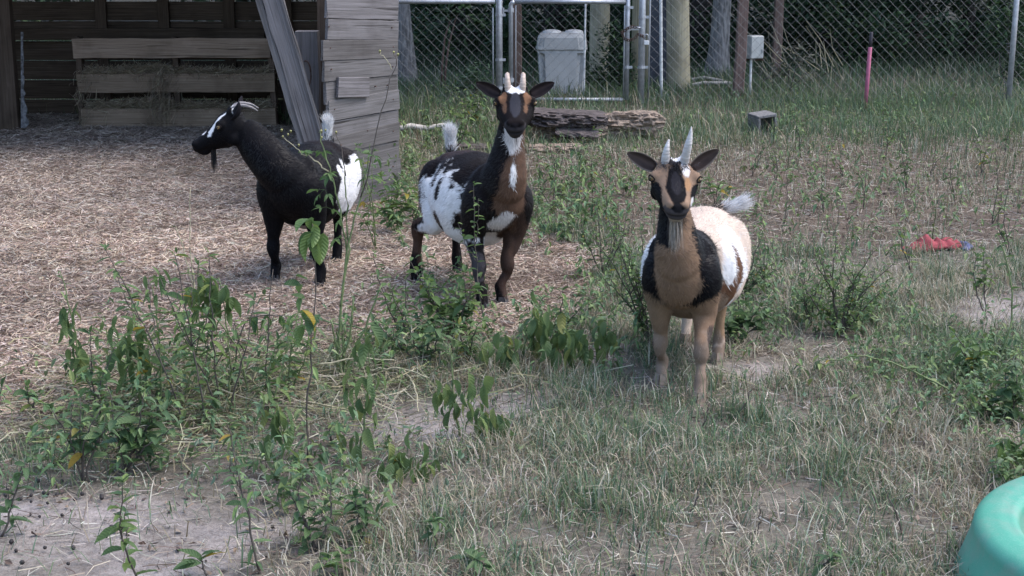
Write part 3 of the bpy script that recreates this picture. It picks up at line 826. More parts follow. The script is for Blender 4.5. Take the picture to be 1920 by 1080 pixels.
mb.box(((x1 + fx(1203)) / 2, FY - .002, zl), (.10, .012, .030)); mb.lathe([(.02, -.02), (.027, -.02), (.027, .02), (.02, .02)], (x1, FY, zl), 12)
mb.tube([(fx(1196) + .02 * math.cos(a), FY - .03 * math.sin(a), zl + .008) for a in np.linspace(-.6, 3.8, 9)], .006, 6)
o = mb.build('fork_latch', steel, gt); o.matrix_local = gt.matrix_local.inverted()

fr = thing('wire_fence', 'tall chain link fence running right from the gate latch post to the leaning steel post', 'fence', (fx(1550), FY, 0))
bpy.context.view_layer.update()
xp = fx(1203)
pipe('post', fr, (xp, FY, -.05), (xp, FY, 1.4), .028)
pipe('tension_bar', fr, (fx(1217), FY - .004, .03), (fx(1217), FY - .004, 1.3), .007)
for v in (32, 126): ring_band('band', fr, (xp, FY, fz(v)), .029)
pr = ground(1887, 215); 
o = chain_mesh(fx(1217), fx(2150), .0, 1.34, FY).build('chain_link_mesh', M['wire'], fr); o.matrix_local = fr.matrix_local.inverted(); o['kind'] = 'stuff'
pipe('post', fr, (fx(1886, 215), FY - .04, -.06), (at(1899, 0, FY - .04).x + .035, FY - .04, 1.42), .0235)
pipe('top_rail', fr, (xp + .03, FY, 1.34), (fx(2150), FY, 1.34), .017)
wt = MB(); r_ = random.Random(2)
for v in (12, 88, 100, 160, 182):
    c = at(1890 + (100 - v) * .06, v, FY - .04)
    wt.tube([c + Vector((.026 * math.cos(a), .026 * math.sin(a), .004 * k)) for k, a in enumerate(np.linspace(-2.6, 2.2, 8))] + [c + Vector((.06, -.01, r_.uniform(-.03, .03)))], .0022, 5)
o = wt.build('tie_wires', M['wire'], fr); o.matrix_local = fr.matrix_local.inverted(); o['kind'] = 'stuff'

# chain and padlock on the gate
gc = thing('gate_chain', 'rusty chain looped round the gate frame and latch post', 'chain', (x1 + .05, FY - .03, fz(66)))
bpy.context.view_layer.update()
def torus_link(c, axis, length=.030, r=.0035, rw=.009):
    axis = axis.normalized(); s = axis.cross(Vector((.2, 1, .3))).normalized()
    pts = []
    for k in range(9):
        a = k * 2 * PI / 8
        pts.append(c + axis * (length / 2 * math.cos(a)) + s * (rw * math.sin(a)))
    mb = MB(); mb.tube(pts, r, 5, axis.cross(s), cap=False); return mb
path = [(1166, 62), (1170, 72), (1180, 76), (1190, 72), (1196, 64), (1203, 67), (1209, 70)]
path2 = [(1168, 60), (1176, 54), (1186, 50), (1194, 52)]
for pth in (path, path2):
    pp = [at(u, v, FY - .036) for u, v in pth]
    tot = [0]
    for a, b in zip(pp, pp[1:]): tot.append(tot[-1] + (b - a).length)
    s = 0; k = 0
    while s < tot[-1]:
        i = max(j for j in range(len(pp)) if tot[j] <= s); i = min(i, len(pp) - 2)
        c = pp[i].lerp(pp[i + 1], (s - tot[i]) / (tot[i + 1] - tot[i])); ax = pp[i + 1] - pp[i]
        mb = torus_link(c, ax if k % 2 else ax + Vector((0, .01, .01)))
        o = mb.build('chain_link', M['rust'], gc, True); o.matrix_local = gc.matrix_local.inverted()
        s += .022; k += 1
pl = thing('padlock', 'silver padlock hanging from the gate chain', 'padlock', tuple(at(1212, 80, FY - .045)))
bpy.context.view_layer.update()
mb = MB(); mb.box((0, 0, 0), (.042, .02, .036), None, .004); o = mb.build('lock_body', M['pvc'], pl)
mb = MB(); mb.tube([(-.013, 0, .018), (-.013, 0, .05)] + [(.013 * math.cos(a), 0, .055 + .014 * math.sin(a)) for a in np.linspace(PI, 0, 7)] + [(.013, 0, .05), (.013, 0, .018)], .0042, 8, (0, 1, 0)); mb.build('shackle', steel, pl, True)

# ------------------------------------------------------------------ things behind the fence
def square_post(label, u0, u1, vbase, Y, mat, h=1.9, lean=0.0, name='wooden_post'):
    uc = (u0 + u1) / 2
    b = at(uc, vbase, Y); w = at(u1, vbase, Y).x - at(u0, vbase, Y).x
    me = board_mesh(h, w, w * .95, 8, .002, .006, int(u0))
    o = link(name, me, mat); o.matrix_local = frame_mat(Vector((b.x, Y, -.1)), Vector((b.x + lean, Y, h - .1)), (0, -1, 0))
    return tag(o, label, 'post')
square_post('square brown wooden post standing just behind the gate by its hinge side', 962, 978, 172, 13.3, M['post_wood'])
square_post('square brown wooden post left of the grey utility box', 1375, 1394, 172, 13.4, M['post_wood'], lean=.03)
square_post('far brown wooden post right of the grey utility box', 1447, 1463, 120, 15.2, M['post_wood'], lean=.02)
def pile(label, u0, u1, Y, lean=0.0, vb=165):
    b = at((u0 + u1) / 2, vb, Y); r = (at(u1, vb, Y).x - at(u0, vb, Y).x) / 2
    mb = MB(); zs = np.linspace(-.1, 1.9, 12); rr = np.random.default_rng(int(u0))
    mb.tube([(0, 0, z) for z in zs], r * (1.06 - .05 * zs) + rr.normal(0, .002, 12), 20, (1, 0, 0))
    V = np.concatenate(mb.V)
    Mw = Matrix(((0, 0, 1, 0), (0, 1, 0, 0), (-1, 0, 0, 0), (0, 0, 0, 1)))
    # local X along the pole so that the grain runs upwards
    mb.V = [np.column_stack([V[:, 2], V[:, 1], -V[:, 0]])]
    o = link('round_pile', mb.mesh('round_pile', True), M['pile_wood'])
    R = Matrix(((0, 0, -1), (0, 1, 0), (1, 0, 0))).to_4x4(); R.translation = (b.x, Y, 0)
    S = Matrix.Identity(4); S[0][2] = lean
    o.matrix_world = S @ R if False else R
    o.rotation_euler.rotate(Matrix.Rotation(lean, 3, 'Y'))
    return tag(o, label, 'pile')
pile('yellowish round timber pile behind the grey tank, seen through the gate', 1105, 1141, 14.9)
pile('narrow yellowish round timber pile between the gate and the latch post', 1183, 1200, 14.2)
pile('yellowish round timber pile directly behind the latch post and padlock', 1203, 1221, 14.6)
pile('thick yellowish round timber pile right of the white pipe', 1252, 1293, 14.0, -.035)
o = board('dark_strip', None, (fx(1234, 100, 14.3), 14.3, -.05), (fx(1234, 100, 14.3), 14.3, 1.7), .16, .05, (0, -1, 0), M['slate'])  # dark blue grey upright strip
tag(o, 'dark blue grey upright strip behind the white pipe', 'board')
def thin_pipe(label, u, v0, Y, r, u_top=None):
    b = at(u, v0, Y); t_ = at(u_top or u, 0, Y)
    mb = MB(); zs = np.linspace(-.03, 1.5, 9)
    mb.tube([(b.x + (t_.x - b.x) * (z / max(t_.z, .1)), Y, z) for z in zs], r, 10, (1, 0, 0))
    return tag(mb.build('white_pipe', M['pvc'], None, True), label, 'pipe')
thin_pipe('white upright plastic pipe in front of the dark strip', 1240.5, 165, 13.25, .0135, 1239)
thin_pipe('thin white pipe standing against the right side of the grey tank', 1095, 150, 13.2, .0085, 1098)

# grey plastic tank
TY = 13.85
tb = at(1052, 183, TY)
tk = thing('plastic_tank', 'ribbed pale grey plastic tank with a domed lid behind the gate', 'tank', (tb.x, TY, 0))
bpy.context.view_layer.update()
ht = at(1052, 90, TY).z; hl = at(1052, 62, TY).z
wb_, wt_ = (at(1092, 183, TY).x - at(1012, 183, TY).x) / 2, (at(1097, 90, TY).x - at(1005, 90, TY).x) / 2
def tank_ring(w, z, groove=0.012, n=64):
    pts = []
    for k in range(n):
        a = k * 2 * PI / n
        c_, s_ = math.cos(a), math.sin(a)
        e = .28
        x = math.copysign(abs(c_) ** e, c_); y = math.copysign(abs(s_) ** e, s_)
        rr = w
        g = groove * (1 if (int((k + 3) / 6) % 2) else 0)
        pts.append(((rr - g) * x, (rr - g) * y * .8, z))
    return pts
def tank_body(levels, name, mat):
    V = []; n = 64
    for (w, z, g) in levels: V += tank_ring(w, z, g)
    L = len(levels)
    Fq = [(i * n + j, i * n + (j + 1) % n, (i + 1) * n + (j + 1) % n, (i + 1) * n + j) for i in range(L - 1) for j in range(n)]
    V.append((0, 0, levels[-1][1])); T = [((L - 1) * n + j, (L - 1) * n + (j + 1) % n, L * n) for j in range(n)]
    mb = MB(); mb.add(V, [Fq, T]); return mb.build(name, mat, tk)
z0_ = at(1052, 196, TY).z
tank_body([(wb_, -.03, .0), (wb_, .01, 0), (wb_ + .002, .04, .030), (wt_ - .006, ht - .05, .030), (wt_ - .004, ht - .03, 0), (wt_ - .004, ht, 0)], 'tank_body', M['tank_light'])
tank_body([(wt_ + .004, ht - .006, 0), (wt_ + .010, ht, .0), (wt_ + .008, ht + .02, .006), (wt_ - .004, hl - .03, .008), (wt_ - .03, hl, .004), (wt_ - .12, hl + .008, 0)], 'lid', M['tank'])
for dx in (-.085, .11):
    mb = MB(); mb.lathe([(.085, -.01), (.080, .012), (.055, .022), (.025, .026), (.0, .026)], (0, 0, 0), 20)
    o = mb.build('lid_dome', M['tank_light'], tk, True); o.location = (dx, 0, hl + .006)

# utility box on a pipe
ub = thing('utility_box', 'grey metal utility box on a thin white conduit behind the fence', 'utility box', tuple(at(1410, 172, 13.6)))
bpy.context.view_layer.update(); ub.location.z = 0; bpy.context.view_layer.update()
c = at(1413, 88, 13.6); w_ = at(1430, 88, 13.6).x - at(1396, 88, 13.6).x; h_ = at(0, 67, 13.6).z - at(0, 110, 13.6).z
R = Matrix.Rotation(.45, 4, 'Z')
mb = MB(); mb.box((0, 0, 0), (w_ * .86, .11, h_), None, .006); o = mb.build('box_body', M['box_grey'], ub); o.matrix_local = ub.matrix_local.inverted() @ Matrix.Translation(c) @ R
mb = MB(); mb.box((0, -.058, .0), (w_ * .80, .008, h_ * .93), None, .002); mb.box((.05, -.066, -.03), (.012, .01, .03)); o = mb.build('box_door', M['box_grey'], ub); o.matrix_local = ub.matrix_local.inverted() @ Matrix.Translation(c) @ R
cz = c.z - h_ / 2
pipe('conduit', ub, (at(1408, 120, 13.6).x, 13.6, -.03), (at(1408, 120, 13.6).x, 13.6, cz), .011, M['pvc'])
o = board('backing_board', ub, (at(1392, 113, 13.66).x, 13.66, cz + .0), (at(1432, 113, 13.66).x, 13.66, cz + .0), .05, .02, (0, -1, 0), M['brown_wood'])
# bleached fallen branches behind the fence
for lab, pts, r in (('bleached fallen branch on the ground left of the brown post', [(1292, 152), (1320, 150), (1350, 158), (1371, 160)], .016), ('lower straight bleached branch lying under the other one', [(1285, 163), (1320, 160), (1369, 163)], .014)):
    mb = MB(); P_ = [ground(u, v + 8) + Vector((0, 0, .05)) for u, v in pts]
    P_ = [Vector((p.x, p.y, .05 + .012 * k % .03)) for k, p in enumerate(P_)]
    mb.tube(P_, [r, r * 1.1, r * .9, r * .5][:len(P_)], 8); tag(mb.build('fallen_branch', M['pale_branch'], None, True), lab, 'branch')
# pink marker rod
rod = thing('marker_rod', 'bright pink marker rod with a dark top leaning by the fence', 'rod', tuple(ground(1622, 206)))
bpy.context.view_layer.update()
RY = ground(1622, 206).y
pipe('pink_rod', rod, Vector((at(1622, 206, RY).x, RY, -.02)), at(1631.5, 88, RY), .0165, M['pink'])
pipe('dark_tip', rod, at(1631.5, 88, RY), at(1634, 60, RY), .0145, M['black_rod'])
# concrete block
bk = ground(1430, 252)
blk = thing('concrete_block', 'hollow grey concrete block tilted in the grass below the utility box', 'block', tuple(bk))
mb = MB()
for c_, s_ in (((0, 0, .145), (.15, .16, .02)), ((0, 0, .01), (.15, .16, .022)), ((-.066, 0, .078), (.019, .16, .114)), ((.066, 0, .078), (.019, .16, .114))): mb.box(c_, s_, None, .003)
mb.box((0, .06, .078), (.112, .02, .114))
o = mb.build('block_shell', M['concrete'], blk); 
blk.rotation_euler = (.05, -.10, .35)

# ------------------------------------------------------------------ logs
def log_mesh(L, rx, rz, seed, flat=.5, seg=60, rings=96, amp=.18, taper=.0):
    """lying along X; top flattened, bark plates and broken ends"""
    a = np.arange(seg) * 2 * PI / seg
    xs_ = np.linspace(-L / 2, L / 2, rings)
    Xg, A = np.meshgrid(xs_, a, indexing='ij')
    y = np.cos(A); z = np.sin(A)
    z = np.where(z > 0, np.minimum(z, flat), z)
    P = np.stack([Xg.ravel(), (y * rx).ravel(), (z * rz).ravel()], 1)
    n1 = fbm(P * [1, 2.5, 2.5], 9, seed, 4); n2 = fbm(P * [.8, 3, 3], 26, seed + 5, 2)
    n3 = np.floor(fbm(P * [.7, 2.2, 2.2], 14, seed + 8, 2) * 5) / 5
    k = 1 + amp * n1 + amp * .5 * np.sign(n2) * np.abs(n2) ** .5 + amp * .35 * n3
    endf = 1 - (np.abs(Xg.ravel()) / (L / 2)) ** 8 * (.35 + .4 * np.abs(fbm(P, 8, seed + 9)))
    P[:, 1] *= k * endf; P[:, 2] *= k * endf
    P[:, 0] += fbm(P, 12, seed + 3) * .03 * (np.abs(Xg.ravel()) > L * .4)
    i, j = np.meshgrid(np.arange(rings - 1), np.arange(seg), indexing='ij'); q = (j + 1) % seg
    Q = np.stack([i * seg + j, i * seg + q, (i + 1) * seg + q, (i + 1) * seg + j], -1).reshape(-1, 4)
    V = np.concatenate([P, [[-L / 2 + .03, 0, 0], [L / 2 - .03, 0, 0]]]); e = len(P); jj = np.arange(seg); kk = (jj + 1) % seg
    T = np.concatenate([np.stack([kk, jj, np.full(seg, e)], 1), np.stack([(rings - 1) * seg + jj, (rings - 1) * seg + kk, np.full(seg, e + 1)], 1)])
    return mesh_np('log', V, [Q, T], None, False)
def place_log(label, u0, u1, v, rz, ry, seed, mat, flat=.5, rot=0.0, cat='log', name='log', lift=0, amp=.18, tilt=0):
    c = ground((u0 + u1) / 2, v); L = (ground(u1, v) - ground(u0, v)).length
    o = link(name, log_mesh(L, ry, rz, seed, flat, amp=amp), mat)
    o.location = (c.x, c.y, rz * .75 + lift); o.rotation_euler = (0, tilt, rot)
    return tag(o, label, cat)
big = place_log('big flat topped half log with dark bark behind the white chested goat', 985, 1138, 262, .075, .21, 4, M['bark'], .42, -.05, lift=.105, tilt=.04, amp=.30)
core = link('rotten_core', log_mesh(.50, .15, .10, 27, .7, amp=.38), M['rotten'], big); core.location = (.03, .0, -.085)
flake = link('bark_flake', log_mesh(.30, .07, .022, 28, .7, amp=.4), M['bark'], big); flake.location = (.08, -.20, -.075); flake.rotation_euler = (.3, .05, .1)
place_log('pale rotten log with a broken end, right of the bark log', 1115, 1242, 258, .13, .14, 9, M['rotten'], .5, .1, lift=.01, amp=.34)
place_log('flat slab of rotten bark lying under the big log', 985, 1095, 283, .03, .10, 14, M['rotten'], .6, .05, 'bark slab', 'bark_slab', amp=.4)
place_log('low grey bark slab lying left of the standing spotted goat head', 850, 950, 283, .03, .08, 19, M['bark'], .6, 0, 'bark slab', 'bark_slab', amp=.4)
mb = MB(); P_ = [ground(u, v) + Vector((0, 0, .05 + .01 * (k % 2))) for k, (u, v) in enumerate(((742, 256), (770, 252), (800, 254), (830, 250), (855, 251)))]
mb.tube(P_, [.018, .022, .02, .016, .01], 8); tag(mb.build('fallen_branch', M['pale_branch'], None, True), 'grey stick lying in the grass beside the shed corner', 'branch')

# ------------------------------------------------------------------ red and blue cloth
RC = ground(1757, 468)
def cloth(name, L, W, H, seed, mat, parent, loc, rz):
    nxx, nyy = 34, 16
    gx, gy = np.meshgrid(np.linspace(-1, 1, nxx), np.linspace(-1, 1, nyy), indexing='ij')
    P = np.stack([gx.ravel() * L / 2, gy.ravel() * W / 2, np.zeros(gx.size)], 1)
    prof = (1 - np.abs(gy.ravel()) ** 2) * (1 - .75 * np.abs(gx.ravel()) ** 3)
    P[:, 2] = H * prof * (.75 + .7 * fbm(P, 16, seed)) + .012 * fbm(P, 45, seed + 3) + .004
    P[:, 1] += .03 * fbm(P, 9, seed + 5); P[:, 0] += .03 * fbm(P, 9, seed + 6)
    i, j = np.meshgrid(np.arange(nxx - 1), np.arange(nyy - 1), indexing='ij'); b_ = (i * nyy + j).ravel()
    V = np.concatenate([P, P - [0, 0, .006]]); n = len(P)
    Q = np.stack([b_, b_ + nyy, b_ + nyy + 1, b_ + 1], 1)
    o = link(name, mesh_np(name, V, [Q, Q[:, ::-1] + n], None, True), mat, parent); o.location = loc; o.rotation_euler = (0, 0, rz)
    return o
cl = thing('cloth', 'crumpled red cloth with a blue end lying in the dry grass', 'cloth', tuple(RC))
cloth('red_cloth', .22, .12, .062, 3, M['red_cloth'], cl, (-.0, .02, .012), .25)
cloth('red_fold', .13, .09, .035, 8, M['red_cloth'], cl, (-.10, -.03, .01), .35)
cloth('blue_cloth', .07, .08, .035, 12, M['blue_cloth'], cl, (.125, .02, .0), -.7)

# ------------------------------------------------------------------ green plastic tub
GC = ground(2226, 1118)
tub = thing('plastic_tub', 'round turquoise green plastic tub with a wide rolled rim in the right corner', 'tub', (GC.x, GC.y, 0))
mb = MB(); R0 = .475
prof = [(R0 + .045, -.02), (R0 + .040, .0), (R0 + .012, .085), (R0 + .004, .118)]
for a in np.linspace(0, PI / 2, 7): prof.append((R0 - .030 + .034 * math.cos(a), .120 + .034 * math.sin(a)))
prof += [(R0 - .045, .157), (R0 - .062, .156), (R0 - .078, .152)]
for a in np.linspace(PI / 2, PI, 6): prof.append((R0 - .078 + .024 * math.cos(a), .128 + .024 * math.sin(a)))
prof += [(R0 - .112, .08), (R0 - .13, .045), (R0 - .17, .03), (.1, .026), (0.0, .026)]
mb.lathe(prof, (0, 0, 0), 128); mb.build('tub_shell', M['green_plastic'], tub, True)

# ------------------------------------------------------------------ trees and undergrowth beyond the fence
def tree(label, u, v, Y, r, mat, h=5.0, lean=(0, 0), crown=(2.4, 1.8), zc=4.2, nleaf=5200, seed=0):
    b = at(u, v, Y)
    t_ = thing('tree', label, 'tree', (b.x, Y, 0))
    rr = np.random.default_rng(seed + 50)
    mb = MB(); zs = np.concatenate([[-.1, 0, .12, .3], np.linspace(.6, h, 10)])
    flare = 1 + .55 * np.exp(-np.maximum(zs, 0) / .16)
    mb.tube([(lean[0] * z + .03 * math.sin(z * 1.3 + seed), lean[1] * z, z) for z in zs], r * flare * (1 - .09 * zs), 22, (1, 0, 0))
    V = np.concatenate(mb.V); ang = np.arctan2(V[:, 1], V[:, 0]); k = 1 + .07 * fbm(np.column_stack([np.cos(ang) * 3, np.sin(ang) * 3, V[:, 2] * 1.2]), 2.0, seed)
    V[:, :2] *= k[:, None]; mb.V = [V]
    mb.build('trunk', mat, t_, True)
    for q in range(4):
        a = q * 1.6 + seed; z = zc - .9 + q * .25
        mb = MB(); mb.tube([(lean[0] * z, lean[1] * z, z), (lean[0] * z + .6 * math.cos(a), lean[1] * z + .6 * math.sin(a), z + .45), (lean[0] * z + 1.4 * math.cos(a), lean[1] * z + 1.4 * math.sin(a), z + .8)], [r * .45, r * .3, r * .1], 7); mb.build('limb', mat, t_, True)
    # crown above the view, thickened to darken the wood: leaves in uneven clumps
    nc = 46; cc = unit(nc) * (rr.random((nc, 1)) ** .4) * [crown[0], crown[0], crown[1]] + [lean[0] * zc, lean[1] * zc, zc + .4]
    P = cc[rr.integers(0, nc, nleaf)] + rr.normal(0, .32, (nleaf, 3))
    d = unit(nleaf); s_ = np.cross(d, unit(nleaf)); s_ /= np.linalg.norm(s_, axis=1)[:, None]
    L = rr.uniform(.16, .34, nleaf)
    V, T, C = diamonds(P, d, s_, L, L * .55, pick(nleaf, [(.035, .065, .025), (.05, .085, .032), (.028, .055, .026), (.065, .10, .035)], .2))
    o = link('crown', mesh_np('crown', V, T, C), M['foliage'], t_); o['kind'] = 'stuff'
    return t_
tree('pale lichen grey tree trunk right beside the shed corner', 757, 160, 14.6, .085, M['tree_bark'], 5, (-.05, 0), (2.6, 1.6), 4.0, 6000, 1)
tree('grey leaning tree trunk between the thick pile and the brown post', 1340, 115, 15.4, .095, M['tree_bark'], 5, (.07, .0), (2.6, 1.6), 4.2, 6000, 2)
for k, (u, Y, r, lab) in enumerate(((860, 18.5, .10, 'added shade tree with a dark trunk left of the gate'), (1045, 19.5, .14, 'added shade tree with a dark trunk far behind the grey tank'), (1310, 18.0, .12, 'added shade tree with a dark trunk behind the grey leaning trunk'),
        (1545, 18.4, .09, 'added slim shade tree between the far brown post and the pink rod'), (1705, 19.6, .13, 'added shade tree with a dark trunk right of the pink rod'), (1812, 17.8, .07, 'added slim shade tree left of the leaning steel post'), (1990, 17, .12, 'added leafy shade tree right of the leaning steel post'))):
    tree(lab, u, 110, Y, r, M['dark_bark'], 5.5, (.02 * (-1) ** k, 0), (2.8, 1.8), 3.6 + .2 * (k % 3), 9000, 10 + k)  # extra trees whose out-of-view crowns darken the wood
# twin stem sapling left of the gate
sp = thing('sapling', 'thin twin stemmed sapling behind the fence left of the gate', 'sapling', tuple(at(832, 178, 13.9)))
sp.location.z = 0
bpy.context.view_layer.update()
for pts in ([(828, 178), (829, 120), (834, 70), (850, 20), (864, -40)], [(833, 178), (835, 130), (842, 80), (856, 30), (880, -40)]):
    mb = MB(); mb.tube([at(u, v, 13.9) for u, v in pts], [.012, .011, .009, .007, .004], 7); o = mb.build('stem', M['post_wood'], sp, True); o.matrix_local = sp.matrix_local.inverted()
def leaf_cloud(name, label, centres, n, size, cols, kind='stuff', spread=None, cat=None, parent=None, flat=.6):
    cs = np.array([c[0] for c in centres]); rad = np.array([c[1] for c in centres])
    idx = rng.integers(0, len(cs), n)
    P = cs[idx] + unit(n) * (rng.random((n, 1)) ** .45) * rad[idx]
    P[:, 2] = np.abs(P[:, 2]) + .01
    d = unit(n); d[:, 2] = d[:, 2] * .5 - .15; d /= np.linalg.norm(d, axis=1)[:, None]
    s_ = np.cross(d, np.array([0, 0, 1.0]) + unit(n) * .5); s_ /= np.linalg.norm(s_, axis=1)[:, None]
    L = rng.uniform(*size, n)
    V, T, C = diamonds(P, d, s_, L, L * rng.uniform(.3, .5, n), pick(n, cols, .2))
    o = link(name, mesh_np(name, V, T, C), M['foliage'], parent)
    if kind: o['kind'] = kind
    if label: o['label'] = label
    return o
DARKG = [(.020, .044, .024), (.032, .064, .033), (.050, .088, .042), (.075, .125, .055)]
# foliage hanging on the sapling
o = leaf_cloud('leaves', None, [(at(u, v, 13.9), np.array([.10, .14, .08])) for u, v in ((860, 20), (845, 8), (890, 40), (905, 45), (870, 0), (838, 25))], 420, (.05, .10), DARKG, 'stuff', parent=sp); o.matrix_local = sp.matrix_local.inverted()
# undergrowth
cen = []
r_ = np.random.default_rng(31)
for k in range(120):
    u = r_.uniform(700, 2050); Yc = r_.uniform(16.0, 21.0)
    if 1080 < u < 1300 and Yc < 17: continue
    x = at(u, 100, Yc).x
    cen.append((np.array([x, Yc, r_.uniform(.15, 1.1)]), np.array([.45, .4, .35]) * r_.uniform(.6, 1.3)))
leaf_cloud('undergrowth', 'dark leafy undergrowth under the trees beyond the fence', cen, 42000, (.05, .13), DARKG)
cen = [(np.array([r_.uniform(-9, 9), r_.uniform(21, 24), r_.uniform(.2, 2.2)]), np.array([1.0, .7, .7])) for k in range(90)]
leaf_cloud('far_wood', 'dark far wood behind the undergrowth', cen, 40000, (.10, .25), DARKG)
P = view_pts(26000, 15.4, 21); n = len(P)
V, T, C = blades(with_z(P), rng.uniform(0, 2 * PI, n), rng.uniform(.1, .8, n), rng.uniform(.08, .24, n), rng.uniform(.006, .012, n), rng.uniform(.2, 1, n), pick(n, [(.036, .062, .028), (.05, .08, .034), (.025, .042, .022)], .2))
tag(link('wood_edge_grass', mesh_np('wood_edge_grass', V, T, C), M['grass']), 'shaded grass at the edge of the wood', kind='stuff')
# bushes that stand alone behind the fence
def cloud_bush(label, spots, n, size, cols, Y):
    b = at(spots[0][0], 180, Y)
    o = thing('bush', label, 'bush', (b.x, Y, 0)); bpy.context.view_layer.update()
    st_ = MB(); rb = np.random.default_rng(int(spots[0][0]))
    cen = []
    for (u, v, rad) in spots:
        c = at(u, v, Y); cen.append((np.array(c), np.array([rad, rad * .7, rad])))
        st_.tube([(b.x + rb.normal(0, .03), Y, -.01), (b.x * .4 + c.x * .6 + rb.normal(0, .02), Y, c.z * .5), tuple(c)], [.006, .005, .002], 5)
    f = leaf_cloud('foliage', None, cen, n, size, cols, 'stuff', parent=o); f.matrix_local = o.matrix_local.inverted()
    s = st_.build('stems', M['stem_dark'], o, True); s.matrix_local = o.matrix_local.inverted(); s['kind'] = 'stuff'
    return o
MIDG = [(.05, .10, .045), (.07, .13, .06), (.09, .155, .075), (.10, .16, .09)]
cloud_bush('pale green leafy bush at the foot of the fence left of the gate', [(895, 140, .13), (875, 150, .10), (915, 165, .12), (885, 175, .14), (860, 180, .10)], 420, (.035, .075), MIDG + [(.13, .19, .12)], 13.5)
cloud_bush('dark green shrub beside the yellowish pile behind the gate', [(1150, 70, .16), (1160, 100, .16), (1140, 120, .2), (1165, 135, .18), (1120, 140, .16), (1150, 160, .2)], 1500, (.03, .065), DARKG, 14.0)
cloud_bush('leafy branch of a bush reaching in beside the leaning steel post', [(1890, 30, .22), (1910, 60, .22), (1870, 70, .16), (1915, 110, .2), (1900, 150, .18)], 1300, (.04, .08), DARKG + MIDG[:1], 14.2)
cloud_bush('low yellowish green bush in the shade behind the pink rod', [(1590, 60, .20), (1640, 70, .2), (1610, 110, .24), (1560, 40, .2), (1670, 110, .18)], 1100, (.05, .10), DARKG + [(.085, .12, .04)], 16.0)
cloud_bush('grey green dead twig bush right of the utility box', [(1480, 120, .16), (1510, 135, .2), (1450, 140, .16), (1500, 100, .12)], 420, (.03, .07), [(.10, .11, .085), (.14, .14, .115), (.06, .08, .05)], 14.0)
# dead twigs leaning in the shade
tw = thing('dead_branch', 'tangle of bare grey twigs leaning in the shade left of the pink rod', 'branch', tuple(at(1520, 150, 14.6))); tw.location.z = 0; bpy.context.view_layer.update()
r_ = random.Random(9); mb = MB()
for k in range(26):
    u0, v0 = r_.uniform(1440, 1600), r_.uniform(120, 185); u1, v1 = u0 + r_.uniform(-90, 20), v0 - r_.uniform(30, 95)
    a_, b_ = at(u0, v0, 14.4 + r_.uniform(-.2, .3)), at(u1, v1, 14.5 + r_.uniform(-.2, .3))
    m_ = a_.lerp(b_, .5) + Vector((r_.uniform(-.04, .04), 0, r_.uniform(-.03, .05)))
    mb.tube([a_, m_, b_], [.004, .003, .0015], 4)
o = mb.build('twigs', M['stem_pale'], tw); o.matrix_local = tw.matrix_local.inverted(); o['kind'] = 'stuff'

# ------------------------------------------------------------------ tangled low weeds, too many to count
def weed_mass(name, label, boxes, hrange, leafL, cols, per=9):
    bases = []
    for (u0, u1, v0, v1, n) in boxes:
        A_ = [ground(rng.normal((u0 + u1) / 2, (u1 - u0) / 3.4), rng.normal((v0 + v1) / 2, (v1 - v0) / 3.4)) for _ in range(n)]
        bases += [(p.x, p.y) for p in A_]
    B = np.array(bases); n = len(B); B = with_z(B)
    h = rng.uniform(*hrange, n) * (1 + .4 * fbm(B, 4, 3)); az = rng.uniform(0, 2 * PI, n); ln = rng.uniform(.05, .75, n)
    d = np.stack([np.cos(az) * np.sin(ln), np.sin(az) * np.sin(ln), np.cos(ln)], 1); tip = B + d * h[:, None]
    s_ = np.cross(d, unit(n)); s_ /= np.linalg.norm(s_, axis=1)[:, None]; w = rng.uniform(.0008, .0016, n)[:, None]
    SV = np.stack([B - s_ * w, B + s_ * w, tip], 1).reshape(-1, 3); ST = np.arange(3 * n).reshape(-1, 3); SC = np.repeat(pick(n, [(.09, .10, .055), (.12, .14, .07), (.10, .08, .06)], .2), 3, 0)
    k = rng.integers(0, n, n * per); t_ = rng.uniform(.2, 1.0, n * per); P = B[k] + d[k] * (h[k] * t_)[:, None]
    a2 = rng.uniform(0, 2 * PI, n * per); e2 = rng.uniform(-.9, .5, n * per)
    dl = np.stack([np.cos(a2) * np.cos(e2), np.sin(a2) * np.cos(e2), np.sin(e2)], 1)
    L = rng.uniform(*leafL, n * per) * (1.15 - .5 * t_)
    sl = np.stack([-np.sin(a2), np.cos(a2), np.zeros(n * per)], 1) + unit(n * per) * .35; sl -= dl * (sl * dl).sum(1)[:, None]; sl /= np.linalg.norm(sl, axis=1)[:, None]
    nr = np.cross(dl, sl); hw = (L * rng.uniform(.15, .24, n * per))[:, None]; L_ = L[:, None]
    m1 = P + dl * L_ * .35 ; m2 = P + dl * L_ * .7 - np.array((0, 0, 1.0)) * L_ * .10; tp = P + dl * L_ - np.array((0, 0, 1.0)) * L_ * .28
    V = np.stack([P, m1 + sl * hw + nr * hw * .4, m2 + sl * hw * .8 + nr * hw * .3, tp, m2 - sl * hw * .8 + nr * hw * .3, m1 - sl * hw + nr * hw * .4, m1, m2], 1)
    idx = np.arange(n * per)[:, None] * 8
    T = np.concatenate([idx + [0, 6, 1], idx + [0, 5, 6], idx + [1, 6, 7], idx + [1, 7, 2], idx + [5, 7, 6], idx + [5, 4, 7], idx + [2, 7, 3], idx + [4, 3, 7]])
    C = np.repeat(pick(n * per, cols, .22), 8, 0)
    VV = np.concatenate([SV, V.reshape(-1, 3)]); VV[:, 2] = np.maximum(VV[:, 2], .004)
    return tag(link(name, mesh_np(name, VV, [ST, T + 3 * n], np.concatenate([SC, C])), M['foliage']), label, kind='stuff')
